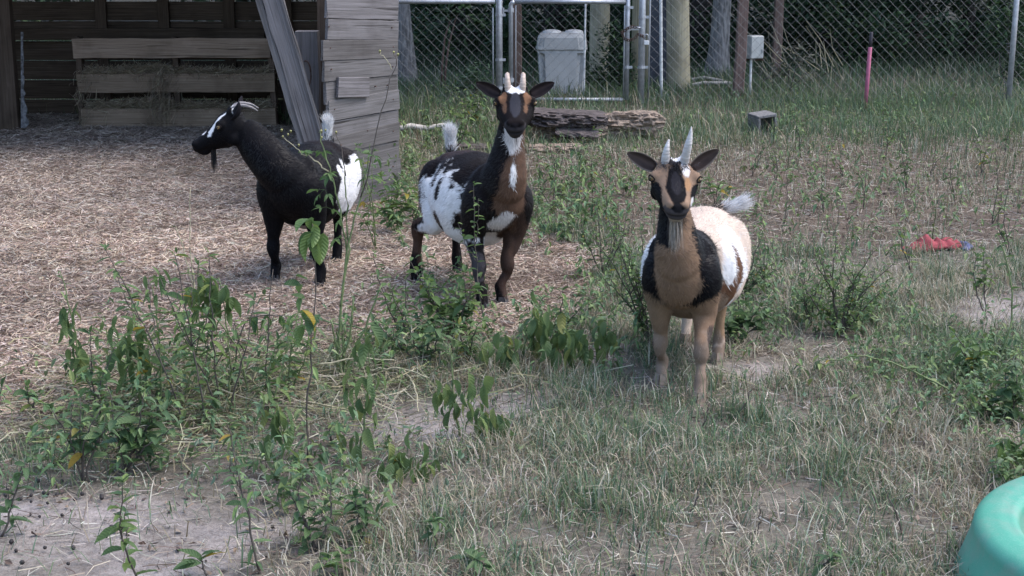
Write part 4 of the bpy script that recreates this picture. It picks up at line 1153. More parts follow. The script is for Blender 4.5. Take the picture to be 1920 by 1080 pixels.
WG = [(.098, .158, .062), (.130, .198, .075), (.080, .132, .058), (.165, .23, .080), (.115, .168, .085), (.17, .22, .09), (.09, .16, .075), (.10, .175, .085)]
weed_mass('weed_tangle', 'tangled low green weeds in the left half of the foreground', [(90, 420, 730, 890, 75), (150, 460, 640, 800, 62), (380, 700, 660, 800, 50), (380, 720, 850, 960, 30), (480, 720, 900, 1060, 22), (0, 120, 820, 1000, 14)], (.05, .30), (.022, .055), WG, 8)
weed_mass('weed_tangle', 'tangled low green weeds between the goats', [(700, 930, 540, 690, 80), (920, 1150, 620, 700, 55), (1060, 1240, 480, 660, 80), (640, 860, 640, 720, 40)], (.05, .24), (.022, .05), WG, 9)
weed_mass('weed_tangle', 'tangled low green weeds on the right side of the yard', [(1340, 1470, 470, 640, 80), (1470, 1720, 540, 650, 110), (1720, 1940, 640, 820, 130), (1480, 1900, 640, 760, 70), (1860, 1940, 850, 960, 40)], (.05, .22), (.018, .045), WG, 10)
weed_mass('weed_tangle', 'tangled weeds along the shed corner and the log pile', [(740, 800, 300, 460, 60), (760, 960, 200, 300, 90), (1000, 1240, 280, 440, 110), (960, 1140, 380, 470, 60)], (.08, .28), (.03, .06), WG, 9)
weed_mass('weed_tangle', 'thin scattered weeds over the brown litter', [(1300, 1900, 270, 480, 170), (1240, 1900, 210, 270, 120)], (.08, .30), (.025, .05), WG, 8)
# ------------------------------------------------------------------ goats
HEAD = [  # distance along the head, middle height, half width, half height above, below
    (-.050, -.020, .012, .014, .014), (-.040, -.022, .038, .034, .036), (-.012, -.022, .059, .050, .052), (.022, -.024, .067, .054, .064), (.050, -.030, .070, .053, .066),
    (.080, -.037, .062, .045, .058), (.110, -.042, .055, .038, .053), (.140, -.046, .045, .034, .049), (.164, -.048, .0375, .031, .046), (.184, -.048, .033, .026, .038), (.196, -.049, .021, .018, .024), (.200, -.050, .007, .007, .007)]
HEAD = [(h[0] * .86, *h[1:]) for h in HEAD]
def loft(mb, rings):
    n = len(rings[0]); V = np.concatenate(rings); L = len(rings)
    i, j = np.meshgrid(np.arange(L - 1), np.arange(n), indexing='ij'); k = (j + 1) % n
    Q = np.stack([i * n + j, i * n + k, (i + 1) * n + k, (i + 1) * n + j], -1).reshape(-1, 4)
    V = np.concatenate([V, rings[0].mean(0)[None], rings[-1].mean(0)[None]])
    jj = np.arange(n); kk = (jj + 1) % n
    mb.add(V, [Q, np.stack([kk, jj, np.full(n, L * n)], 1), np.stack([(L - 1) * n + jj, (L - 1) * n + kk, np.full(n, L * n + 1)], 1)])
def spline(pts, n):
    """Catmull-Rom through rows of any width"""
    P = np.asarray(pts, float); P = np.concatenate([2 * P[:1] - P[1:2], P, 2 * P[-1:] - P[-2:-1]])
    t_ = np.linspace(0, len(P) - 3 - 1e-9, n); i = t_.astype(int); f = (t_ - i)[:, None]
    a, b, c, d = P[i], P[i + 1], P[i + 2], P[i + 3]
    return .5 * (2 * b + (c - a) * f + (2 * a - 5 * b + 4 * c - d) * f * f + (3 * b - a - 3 * c + d) * f ** 3)
def sph(mb, c, r, seg=14):
    r = np.broadcast_to(np.asarray(r, float), (3,)); th = np.linspace(0.05, PI - .05, 9); a = np.arange(seg) * 2 * PI / seg
    loft(mb, [np.stack([np.sin(t_) * np.cos(a) * r[0], np.sin(t_) * np.sin(a) * r[1], np.full(seg, np.cos(t_) * r[2])], 1) + np.array(c) for t_ in th[::-1]])

class Goat: pass
def make_goat(g):
    """g: dict with the pose and coat; local frame X forward, Y to the goat's left, Z up, origin between the feet"""
    fl_, fr_, hl_, hr_ = [np.array(tuple(g['feet'][k]))[:2] for k in ('fl', 'fr', 'hl', 'hr')]
    fm, hm = (fl_ + fr_) / 2, (hl_ + hr_) / 2
    fw = fm - hm; yaw = math.atan2(fw[1], fw[0]) + g.get('yaw_add', 0)
    fwn = fw / np.linalg.norm(fw)
    org = (fm + hm) / 2 + fwn * g.get('shift', .045) + np.array((-fwn[1], fwn[0])) * g.get('side', 0)
    root = thing('goat', g['label'], 'goat', (org[0], org[1], 0), yaw, g.get('group'))
    Rw = Matrix.Rotation(yaw, 4, 'Z'); Rw.translation = (org[0], org[1], 0)
    Ri = Rw.inverted()
    loc = lambda p: np.array(Ri @ Vector(tuple(p)))
    feet = {k: loc((*np.array(tuple(g['feet'][k]))[:2], 0)) for k in g['feet']}
    half = (feet['fl'][0] + feet['fr'][0] - feet['hl'][0] - feet['hr'][0]) / 4
    bl = g.get('body_len', 1.0); bw = g.get('belly_w', .165); bh = g.get('belly_h', .17); tz = g.get('tz', 0.0); cw = g.get('chest_w', 1.0)
    # torso
    S = np.array([  # x, zc, ry, rz
        (-.385, .485, .015, .02), (-.372, .485, .060, .070), (-.335, .478, .100, .105), (-.27, .468, .122, .125), (-.18, .445, bw * .90, bh * .86), (-.07, .425, bw, bh),
        (.04, .428, bw * .95, bh * .96), (.12, .447, .128 * cw, .150), (.19, .462, .112 * cw, .138), (.245, .472, .094 * cw, .116), (.285, .480, .062 * cw, .078), (.305, .482, .02, .025)])
    S[:, 0] *= bl; S[:, 1] += tz
    S = spline(S, 40); S[:, 2:] = np.maximum(S[:, 2:], .008)
    mb = MB(); a = np.arange(32) * 2 * PI / 32
    rings = []
    for x, zc, ry, rz in S:
        ca, sa_ = np.cos(a), np.sin(a)
        e = 1 + .06 * np.maximum(-sa_, 0)          # slightly pear shaped belly
        top = np.where(sa_ > 0, .93, 1.0)
        rings.append(np.stack([np.full(32, x), ry * ca * e * np.where(sa_ > .3, 1 - .10 * (sa_ - .3), 1), zc + rz * sa_ * top], 1))
    loft(mb, rings)
    # head frame
    poll = loc(g['poll'])
    hx = np.array((Ri.to_3x3() @ Vector(g['hx'])).normalized()); hz = np.array(Ri.to_3x3() @ Vector(g['hz']))
    hz = hz - hx * (hx @ hz); hz /= np.linalg.norm(hz); hy = np.cross(hz, hx)
    Hs = g.get('head_scale', 1.0)
    H2W = lambda q: poll + (np.asarray(q)[..., 0:1] * hx + np.asarray(q)[..., 1:2] * hy + np.asarray(q)[..., 2:3] * hz) * Hs
    hs = spline(HEAD, 34); a = np.arange(24) * 2 * PI / 24
    rings = []
    mz = g.get('muzzle', 1.0)
    for s, zc, w, up_, dn in hs:
        k_ = 1 - (1 - mz) * min(max((s - .05) / .07, 0), 1); zc, w, up_, dn = zc + dn * (1 - k_) * .5, w * (.5 + .5 * k_), up_ * k_, dn * k_
        ca, sa_ = np.cos(a), np.sin(a)
        ww = max(w, .004) * np.where(sa_ < 0, 1 - .30 * (-sa_) ** 2 * (1 if s < .14 else .4), 1 - .06 * sa_)
        q = np.stack([np.full(24, s), ww * np.sign(ca) * np.abs(ca) ** .9, zc + np.where(sa_ > 0, max(up_, .004), max(dn, .004)) * np.sign(sa_) * np.abs(sa_) ** .9], 1)
        rings.append(H2W(q))
    loft(mb, rings)
    for y in (-1, 1):
        sph(mb, H2W((.040, y * .057, -.004)), .020 * Hs)          # brow round the eye
        sph(mb, H2W((.154, y * .018, -.036)), np.array((.016, .017, .015)) * Hs)   # nostril wing
        sph(mb, H2W((.02, y * .042, -.066)), .027 * Hs)           # jaw angle
        sph(mb, H2W((-.012, y * .026, .018)), .022 * Hs)          # horn boss
    sph(mb, H2W((.138, 0, -.086 + (1 - mz) * .06)), np.array((.020, .023, .015)) * Hs)
    # neck
    wth = np.array((.135 * bl, 0, .485 + tz)); chest = np.array((.235 * bl, 0, .49 + tz))
    nb_ = H2W((-.020, 0, -.045))
    nn = g.get('neck_bend', np.array((0, 0, 0)))
    mid = chest * .45 + nb_ * .55 + nn
    kn = g.get('neck_r', 1.0)
    NP = spline([(*(wth + [-.06, 0, -.03]), .03, .04), (*wth, .096 * cw, .110), (*(chest * .75 + mid * .25), .092 * cw, .100), (*mid, .064 * kn, .074 * kn), (*(mid * .4 + nb_ * .6), .054 * kn, .062 * kn), (*nb_, .050, .054)], 16)
    mb.tube(NP[:, :3], NP[:, 3:5], 24, up=(1, 0, .3))
    # legs
    def leg(foot, front, lr, knee_dx=0.0):
        f = np.array(foot)
        if front:
            sh = np.array((.185 * bl, lr * .078 * cw, .45 + tz)); el = np.array((.150 * bl, lr * .088 * cw, .325 + tz))
            kn_ = el * .42 + np.array((f[0], f[1], .06)) * .58 + [.016 + knee_dx, 0, -.002]
            an = np.array((f[0] - .010, f[1], .062)); pa = np.array((f[0] + .004, f[1], .030))
            pts = [(*(sh + [.0, -lr * .03, .075]), .014, .02), (*(sh + [0, -lr * .012, .04]), .052, .066), (*sh, .064, .084), (*el, .046, .062), (*(el * .5 + kn_ * .5), .031, .038), (*(kn_ + [0, 0, .035]), .0265, .029), (*(kn_ + [.004, 0, 0]), .029, .033), (*(kn_ - [0, 0, .032]), .021, .0225), (*(kn_ * .4 + an * .6), .0185, .020), (*(an + [0, 0, .012]), .023, .025), (*an, .0235, .026), (*pa, .022, .025), (f[0] + .010, f[1], .012, .024, .028)]
        else:
            hp = np.array((-.285 * bl, lr * .080, .47 + tz)); stf = np.array((-.185 * bl + .35 * min(f[0] + .285 * bl, 0), lr * .104, .345 + tz)); kx = f[0]
            hk = np.array((kx - .028 + knee_dx, f[1] * .85 + lr * .010, .205)); an = np.array((f[0] - .012, f[1], .062)); pa = np.array((f[0] + .002, f[1], .030))
            pts = [(*(hp + [.02, -lr * .035, .075]), .02, .03), (*(hp + [.01, -lr * .012, .04]), .066, .08), (*hp, .084, .105), (*(hp * .5 + stf * .5 + [-.03, 0, 0]), .080, .105), (*(stf * .8 + hk * .2), .060, .078), (*(stf * .45 + hk * .55), .040, .048), (*(hk + [.004, 0, .035]), .028, .034), (*hk, .0265, .033), (*(hk - [0, 0, .035]), .021, .025), (*(hk * .4 + an * .6), .0190, .021), (*(an + [0, 0, .012]), .023, .025), (*an, .0235, .026), (*pa, .022, .025), (f[0] + .008, f[1], .012, .024, .028)]
        q = spline(pts, 44); q[:, 3:5] *= g.get('leg_r', 1.0)
        mb.tube(q[:, :3], q[:, 3:5], 16, up=(1, 0, 0.01) if abs(q[0, 2] - q[-1, 2]) > .1 else (0, 1, 0))
    kd = g.get('knee', {})
    leg(feet['fl'], True, 1, kd.get('fl', 0)); leg(feet['fr'], True, -1, kd.get('fr', 0)); leg(feet['hl'], False, 1, kd.get('hl', 0)); leg(feet['hr'], False, -1, kd.get('hr', 0))
    # tail core
    tl = np.array(g['tail'])       # local direction of the tail
    t0 = np.array((-.365 * bl, 0, .545 + tz))
    tp = [t0 - tl * .02, t0 + tl * .05, t0 + tl * .10 + [0, 0, .004]]
    mb.tube(tp, [.020, .018, .008], 10)
    if g.get('udder'): sph(mb, (-.22 * bl, 0, .275), (.05, .05, .05))
    raw = link('goat_raw', mb.mesh('goat_raw', True))
    rm = raw.modifiers.new('r', 'REMESH'); rm.mode = 'VOXEL'; rm.voxel_size = .0055; rm.use_smooth_shade = True
    sm = raw.modifiers.new('s', 'SMOOTH'); sm.factor = .5; sm.iterations = 9
    dg = bpy.context.evaluated_depsgraph_get()
    me0 = bpy.data.meshes.new_from_object(raw.evaluated_get(dg))
    bpy.data.objects.remove(raw)
    nv = len(me0.vertices); V = np.empty(nv * 3, np.float32); me0.vertices.foreach_get('co', V); V = V.reshape(-1, 3).astype(float)
    npl = len(me0.polygons); tot = np.empty(npl, np.int32); me0.polygons.foreach_get('loop_total', tot)
    vi = np.empty(len(me0.loops), np.int32); me0.loops.foreach_get('vertex_index', vi)
    stt = np.concatenate([[0], np.cumsum(tot)[:-1]])
    Fs = []
    for k in (3, 4):
        s_ = stt[tot == k]
        if len(s_): Fs.append(vi[s_[:, None] + np.arange(k)])
    nrm = np.empty(nv * 3, np.float32); me0.vertices.foreach_get('normal', nrm); nrm = nrm.reshape(-1, 3).astype(float)
    toH = lambda P: np.stack([(P - poll) @ hx, (P - poll) @ hy, (P - poll) @ hz], 1) / Hs
    Hq = toH(V)
    # mouth line and nostrils pressed in
    inhead = (Hq[:, 0] > -.03) & (Hq[:, 0] < .22) & (np.abs(Hq[:, 1]) < .075) & (Hq[:, 2] < .06) & (Hq[:, 2] > -.125)
    mouth = inhead & (Hq[:, 0] > .095)
    dm = np.where(mouth, np.exp(-((Hq[:, 2] + .066 - .03 * (.17 - Hq[:, 0])) / .0045) ** 2), 0)
    V -= nrm * (dm * .0035)[:, None]
    dn = np.zeros(nv)
    for y in (-1, 1): dn = np.maximum(dn, np.exp(-(((Hq[:, 1] - y * .0155) / .006) ** 2 + ((Hq[:, 2] + .041) / .0045) ** 2)) * (inhead & (Hq[:, 0] > .148)))
    V -= nrm * (dn * .005)[:, None]
    V += nrm * ((fbm(V, 28, 5, 2) * .0020 + fbm(V, 10, 15, 2) * .0045) * (~inhead))[:, None]
    # hollow flank, ribs, hip bones and shoulder blades under the skin
    def bump(c_, r_, a_):
        k_ = 0
        for y in (-1, 1): k_ = k_ + np.exp(-((((V - np.array((c_[0] * bl, c_[1] * y, c_[2] + tz))) / np.array(r_)) ** 2).sum(1)))
        return k_ * a_
    dis = bump((-.19, .14, .51), (.06, .06, .05), -.014) + bump((-.255, .075, .575), (.035, .035, .03), .013) + bump((-.355, .05, .53), (.03, .03, .03), .010) + bump((.165, .075, .53), (.035, .04, .085), .010) + bump((.10, .11, .46), (.035, .06, .10), -.007) + bump((.20, .10, .42), (.04, .05, .05), .009)
    ribs = np.sin(V[:, 0] * 2 * PI / .042) * np.exp(-((V[:, 0] + .02) / .09) ** 2) * np.exp(-((V[:, 2] - .42 - tz) / .09) ** 2)
    V += nrm * ((dis + ribs * .0022) * (~inhead))[:, None]
    # colours
    def colours(P, Hq, headm, jit=True):
        c = np.tile(np.array(g['base'], float), (len(P), 1))
        w1 = fbm(P, 16, 3, 3); w2 = fbm(P, 55, 7, 2)
        for fr_m, ctr, rad, colr, amp in g['coat']:
            Q = P if fr_m == 'b' else Hq     # 'b' trunk axes, 'h' head axes, 'n' head axes carried on down the throat
            d = np.linalg.norm((Q - np.array(ctr)) / np.array(rad), axis=1) + amp * w1 + amp * .35 * w2
            m = sstep(1.06, .94, d)
            if fr_m == 'h': m = m * headm
            c = c * (1 - m[:, None]) + np.array(colr) * m[:, None]
        return c * (1 + .10 * fbm(P, 40, 9, 2))[:, None]
    Cc = colours(V, Hq, inhead.astype(float))
    nosec = np.array(g.get('nose', (.02, .018, .02)))
    for m_, k in ((dn, .9), (dm * .8, .9)): Cc = Cc * (1 - m_[:, None] * k) + np.array((.006, .005, .006)) * m_[:, None] * k
    # ears: cupped leaves joined to the same mesh
    allV, allF, allC = [V], list(Fs), [Cc]; off = nv
    for side, e in (('l', 1), ('r', -1)):
        ed = np.array(g['ear_' + side]); ed = ed / np.linalg.norm(ed)     # in head axes
        en = np.array(g.get('ear_n', (.8, 0, .05))); en = en - ed * (en @ ed); en /= np.linalg.norm(en); es = np.cross(ed, en)
        nu, nvv = 12, 9; EL = g.get('ear_len', .105) * .9
        uu, vv = np.meshgrid(np.linspace(0, 1, nu), np.linspace(-1, 1, nvv), indexing='ij')
        wdt = g.get('ear_w', .0215) * np.sin(np.clip(uu * .93 + .07, 0, 1) ** .85 * PI) ** .62 * (1 - .1 * uu) + .002
        cup = (.95 * wdt * np.abs(vv) ** 2) * (1 - .45 * uu) + .010 * uu ** 2 * 0
        baseh = np.array((-.006, e * .054, .002))
        q = baseh + ed * (uu * EL)[..., None] + es * (wdt * vv)[..., None] + en * (cup - .006 - .010 * np.sin(uu * PI))[..., None]
        fr0 = q.reshape(-1, 3); bk0 = fr0 - en * (.0055 * np.sin(np.clip(uu.ravel() * .9 + .1, 0, 1) * PI) * (1 - .6 * np.abs(vv.ravel())) + .0012)[:, None]
        i, j = np.meshgrid(np.arange(nu - 1), np.arange(nvv - 1), indexing='ij'); b_ = (i * nvv + j).ravel()
        Qf = np.stack([b_, b_ + nvv, b_ + nvv + 1, b_ + 1], 1)
        n0 = len(fr0); edge = [k for k in range(nvv)] + [k * nvv + nvv - 1 for k in range(1, nu)] + [(nu - 1) * nvv + k for k in range(nvv - 2, -1, -1)] + [k * nvv for k in range(nu - 2, 0, -1)]
        ee = np.array(edge); e2 = np.roll(ee, -1)
        QE = np.stack([ee, e2, e2 + n0, ee + n0], 1)
        EV = H2W(np.concatenate([fr0, bk0]))
        allV.append(EV); allF += [Qf + off, Qf[:, ::-1] + n0 + off, QE + off]; off += len(EV)
        ci = np.array(g['ear_in']); co = np.array(g['ear_out']); rim = (np.abs(vv.ravel()) > .8)[:, None]
        vein = np.exp(-(vv.ravel() / .28) ** 2)[:, None] * np.array((.030, .020, .018)); cin = np.where(rim, co * 1.5 + .01, ci + vein) * (1 + .25 * vnoise(fr0, 90, 3))[:, None]
        allC.append(np.concatenate([cin, np.tile(co, (n0, 1))]))
    body = mesh_np('body', np.concatenate(allV), allF, np.concatenate(allC), True)
    bo = link('body', body, M['fur'], root)
    bpy.data.meshes.remove(me0)
    # ---- coat of short hair
    n = g.get('hairs', 42000)
    tri = np.concatenate([f[:, :3] for f in Fs] + [f[:, [0, 2, 3]] for f in Fs if f.shape[1] == 4])
    A_, B_, C_ = V[tri[:, 0]], V[tri[:, 1]], V[tri[:, 2]]
    cr = np.cross(B_ - A_, C_ - A_); ar = np.linalg.norm(cr, axis=1)
    pick_ = rng.choice(len(tri), n, p=ar / ar.sum())
    r1, r2 = rng.random(n), rng.random(n); sw = r1 + r2 > 1; r1[sw], r2[sw] = 1 - r1[sw], 1 - r2[sw]
    P = A_[pick_] + (B_ - A_)[pick_] * r1[:, None] + (C_ - A_)[pick_] * r2[:, None]
    nn_ = nrm[tri[pick_]].mean(1); nn_ /= np.linalg.norm(nn_, axis=1)[:, None] + 1e-9
    Hp = toH(P); ih = (Hp[:, 0] > -.03) & (Hp[:, 0] < .22) & (np.abs(Hp[:, 1]) < .08) & (Hp[:, 2] < .06) & (Hp[:, 2] > -.125)
    low = P[:, 2] < .30
    fl0 = np.where(ih[:, None], -hx, np.where(low[:, None], np.array((-.15, 0, -1.0)), np.array((-.85, 0, -.55))))
    fl0 = fl0 + rng.normal(0, .16, (n, 3)) + np.stack([fbm(P, 18, 51 + q_, 2) for q_ in range(3)], 1) * .5; fl0 -= nn_ * (fl0 * nn_).sum(1)[:, None]; fl0 /= np.linalg.norm(fl0, axis=1)[:, None] + 1e-9
    Lh = g.get('hair', 1.0) * rng.uniform(.010, .024, n) * (1 + .35 * fbm(P, 22, 41, 2)) * np.where(ih, .45, 1) * np.where(low, .45, 1) * np.where(ih & (Hp[:, 0] > .12), .4, 1)
    tip = P + fl0 * Lh[:, None] + nn_ * (Lh * rng.uniform(.08, .30, n))[:, None]
    sd_ = np.cross(fl0, nn_); hw = rng.uniform(.0007, .0014, n)[:, None]
    HV = np.stack([P - sd_ * hw - nn_ * .0008, P + sd_ * hw - nn_ * .0008, tip], 1)
    Pj = P + rng.normal(0, .0055, P.shape) * np.where(ih, .45, 1)[:, None]; hc = colours(Pj, toH(Pj), ih.astype(float)) * rng.uniform(.65, 1.4, (n, 1))
    keep = ~((Hp[:, 0] > .152) & ih)
    HV, hc = HV[keep], hc[keep]; n = len(HV)
    hm_ = mesh_np('coat', HV.reshape(-1, 3), np.arange(n * 3).reshape(-1, 3), np.repeat(hc, 3, 0))
    co_ = link('coat', hm_, M['fur_strand'], root); co_['kind'] = 'stuff'
    # ---- long strands: tail and beard
    def strands(name, roots, dirs, L, w, cols, grav=.4, seg=4):
        m = len(roots); pts = [roots]; d = dirs.copy()
        for k in range(seg):
            d = d + np.array((0, 0, -grav)) / seg; d /= np.linalg.norm(d, axis=1)[:, None]
            pts.append(pts[-1] + d * (L / seg)[:, None])
        s_ = np.cross(dirs, unit(m)); s_ /= np.linalg.norm(s_, axis=1)[:, None] + 1e-9
        rows_ = []
        for k, p_ in enumerate(pts):
            wk = w * (1 - k / (seg + .3)); rows_ += [p_ - s_ * wk[:, None], p_ + s_ * wk[:, None]]
        VV = np.stack(rows_, 1); nr = len(rows_); idx = np.arange(m)[:, None] * nr
        Q = np.concatenate([idx + [2 * k, 2 * k + 1, 2 * k + 3, 2 * k + 2] for k in range(seg)])
        o = link(name, mesh_np(name, VV.reshape(-1, 3), Q, np.repeat(cols, nr, 0)), M['fur_strand'], root); return o
    m = 4200; tt = rng.random(m)
    rt = t0 + tl * (tt * .10)[:, None] + unit(m) * .016
    fan = g.get('fan', .55)
    dr = tl + unit(m) * fan * .7 + np.stack([fbm(rt, 60, 71 + q_, 2) for q_ in range(3)], 1) * fan * .9; dr /= np.linalg.norm(dr, axis=1)[:, None]
    tc_ = np.where((tt < g.get('tail_black', .25))[:, None], np.array(g.get('tail_root', g['base'])), np.array(g['tail_tip'])) * rng.uniform(.85, 1.12, (m, 1))
    strands('tail_hair', rt, dr, rng.uniform(.035, .075, m) * g.get('tail_len', 1) * (.7 + .5 * tt), np.full(m, .0009), tc_, g.get('tail_grav', .1))
    if 'beard' in g:
        b_ = g['beard']; m = b_['n']
        rt = H2W(np.column_stack([rng.normal(b_.get('s', .125), b_['w'] * .6, m), rng.normal(0, b_['w'], m), np.full(m, -.086 + (1 - mz) * .115)]))
        dr = np.tile(np.array(b_['dir'], float), (m, 1)); dr = np.array([np.array(Ri.to_3x3() @ Vector(d_)) for d_ in dr]) + unit(m) * b_['fan']
        dr /= np.linalg.norm(dr, axis=1)[:, None]
        strands('beard', rt, dr, rng.uniform(.6, 1.05, m) * b_['L'], np.full(m, b_.get('sw', .0011)), np.array(b_['cols'])[rng.integers(0, len(b_['cols']), m)] * rng.uniform(.8, 1.15, (m, 1)), b_.get('grav', .9), 6)
    if 'poll_tuft' in g:
        m = 160; rt = H2W(np.column_stack([rng.normal(.012, .012, m), rng.normal(0, .024, m), np.full(m, .024)]))
        dl = hx * .8 + hz * .3; dr = dl + unit(m) * .45; dr /= np.linalg.norm(dr, axis=1)[:, None]
        strands('forelock', rt, dr, rng.uniform(.025, .045, m), np.full(m, .0013), np.array(g['poll_tuft'])[rng.integers(0, len(g['poll_tuft']), m)], .6)
    # ---- eyes
    for y in (-1, 1):
        c = H2W((.046, y * .0675, -.006)); od = hx * .62 + hy * y * .76 + hz * .14; od /= np.linalg.norm(od)
        mb = MB(); sph(mb, (0, 0, 0), .0092 * Hs, 16); eye = mb.build('eye', M['eye'], root, True)
        zax = Vector(od); xax = Vector(hx - od * (od @ hx)).normalized(); yax = zax.cross(xax)
        R = Matrix((xax, yax, zax)).transposed().to_4x4(); R.translation = c; eye.matrix_local = R
        mb = MB(); mb.box((0, 0, .0102), (.0105, .0042, .0026), None, .0008); mb.build('pupil', M['pupil'], eye)
        mb = MB(); a = np.linspace(0, 2 * PI, 17); mb.tube([(.0120 * math.cos(t_), .0080 * math.sin(t_), .0062 - .004 * abs(math.cos(t_))) for t_ in a], .0032, 6, (0, 0, 1), cap=False); mb.build('eyelid', M['lid'], eye, True)
    # ---- horns
    for nme, pts in (('l', g['horn_l']), ('r', g['horn_r'])):
        q = spline(pts, 34); mb = MB(); P_ = H2W(q[:, :3])
        mb.tube(P_, np.stack([q[:, 3] * .72, q[:, 3]], 1) * (1 + .055 * np.sin(np.arange(34) * 1.9) * np.linspace(1, .3, 34))[:, None], 12, up=tuple(hx))
        mb.build('horn', M[g['horn_mat']], root, True)
    # ---- cloven hooves
    for k in ('fl', 'fr', 'hl', 'hr'):
        f = feet[k]; fx_ = f[0] + (.010 if k[0] == 'f' else .008)
        mb = MB()
        for y in (-1, 1):
            V8 = []
            for z_, xs0, xs1, wy in ((.034, -.024, .020, .018), (.016, -.026, .030, .021), (-.006, -.027, .040, .022)):
                yy0, yy1 = .0015 * y, wy * y
                V8 += [(fx_ + xs0, f[1] + yy0, z_), (fx_ + xs1, f[1] + yy0, z_), (fx_ + xs1 * .55, f[1] + yy1, z_), (fx_ + xs0 * .9, f[1] + yy1 * .95, z_)]
            Fq = [(i * 4 + j, i * 4 + (j + 1) % 4, i * 4 + 4 + (j + 1) % 4, i * 4 + 4 + j) for i in range(2) for j in range(4)] + [(3, 2, 1, 0), (8, 9, 10, 11)]
            mb.add(V8, [Fq])
        mb.build('hoof', M[g['hoof']], root)
    if 'mark' in g: pass
    return root

BLACK, DBROWN, WHITE, CREAM = (.0042, .0039, .0052), (.0095, .0070, .0080), (.66, .65, .66), (.50, .405, .34)
# -- black goat with its head turned to the side
a_fl, a_fr, a_hl, a_hr = ground(601, 536), ground(517, 528), ground(632, 493), ground(590, 492)
ay = a_fl.y
make_goat(dict(
    label='black goat with a white hind flank turning its head away towards the shed', feet=dict(fl=a_fl, fr=a_fr, hl=a_hl, hr=a_hr),
    poll=at(434, 221, ay - .02), hx=(-.93, -.10, -.38), hz=(-.38, -.06, .9), head_scale=1.14, muzzle=.78, base=BLACK, hair=.75, belly_w=.165, belly_h=.185, tz=-.030, shift=.075, chest_w=1.0, neck_bend=np.array((.0, 0, .0)), neck_r=1.28,
    coat=[('b', (-.14, .17, .36), (.16, .12, .13), WHITE, .30), ('b', (-.34, .13, .40), (.10, .10, .13), WHITE, .25), ('b', (-.385, .06, .50), (.03, .05, .08), WHITE, .3), ('b', (-.30, .02, .56), (.20, .13, .10), DBROWN, .25), ('b', (-.02, 0, .215), (.16, .09, .035), (.30, .27, .27), .3),
          ('b', (-.03, .17, .46), (.03, .05, .035), WHITE, .4),
          *[('h', (x_, y_ * (.036 + .004 * q_ / 7), z_), (.015, .011, .0085), WHITE, .25) for y_ in (1, -1) for q_, (x_, z_) in enumerate(((.020, .030), (.031, .027), (.042, .021), (.053, .014), (.064, .006), (.074, -.003), (.082, -.013), (.087, -.024)))],
          ('h', (.112, 0, -.008), (.012, .024, .010), WHITE, .25), ('h', (-.030, 0, .022), (.024, .05, .018), WHITE, .25)],
    tail=np.array((-.10, 0, 1.0)) / 1.005, tail_tip=(.70, .69, .69), tail_black=.02, fan=.45, tail_len=.62,
    beard=dict(n=170, w=.008, s=.10, L=.125, dir=(.03, -.05, -1), fan=.06, cols=[(.010, .009, .011), (.016, .014, .016)], grav=.1, sw=.0012),
    ear_l=(-.62, .42, .66), ear_r=(-.62, -.42, .66), ear_n=(.5, 0, .2), ear_len=.085, ear_in=(.014, .012, .014), ear_out=(.011, .010, .013),
    horn_l=[(-.006, .024, .012, .011), (-.018, .027, .029, .010), (-.046, .031, .033, .008), (-.080, .034, .014, .0055), (-.100, .034, -.010, .002)],
    horn_r=[(-.006, -.024, .012, .011), (-.018, -.027, .029, .010), (-.046, -.031, .033, .008), (-.080, -.034, .014, .0055), (-.100, -.034, -.010, .002)],
    horn_mat='horn_grey', hoof='hoof_dark'))

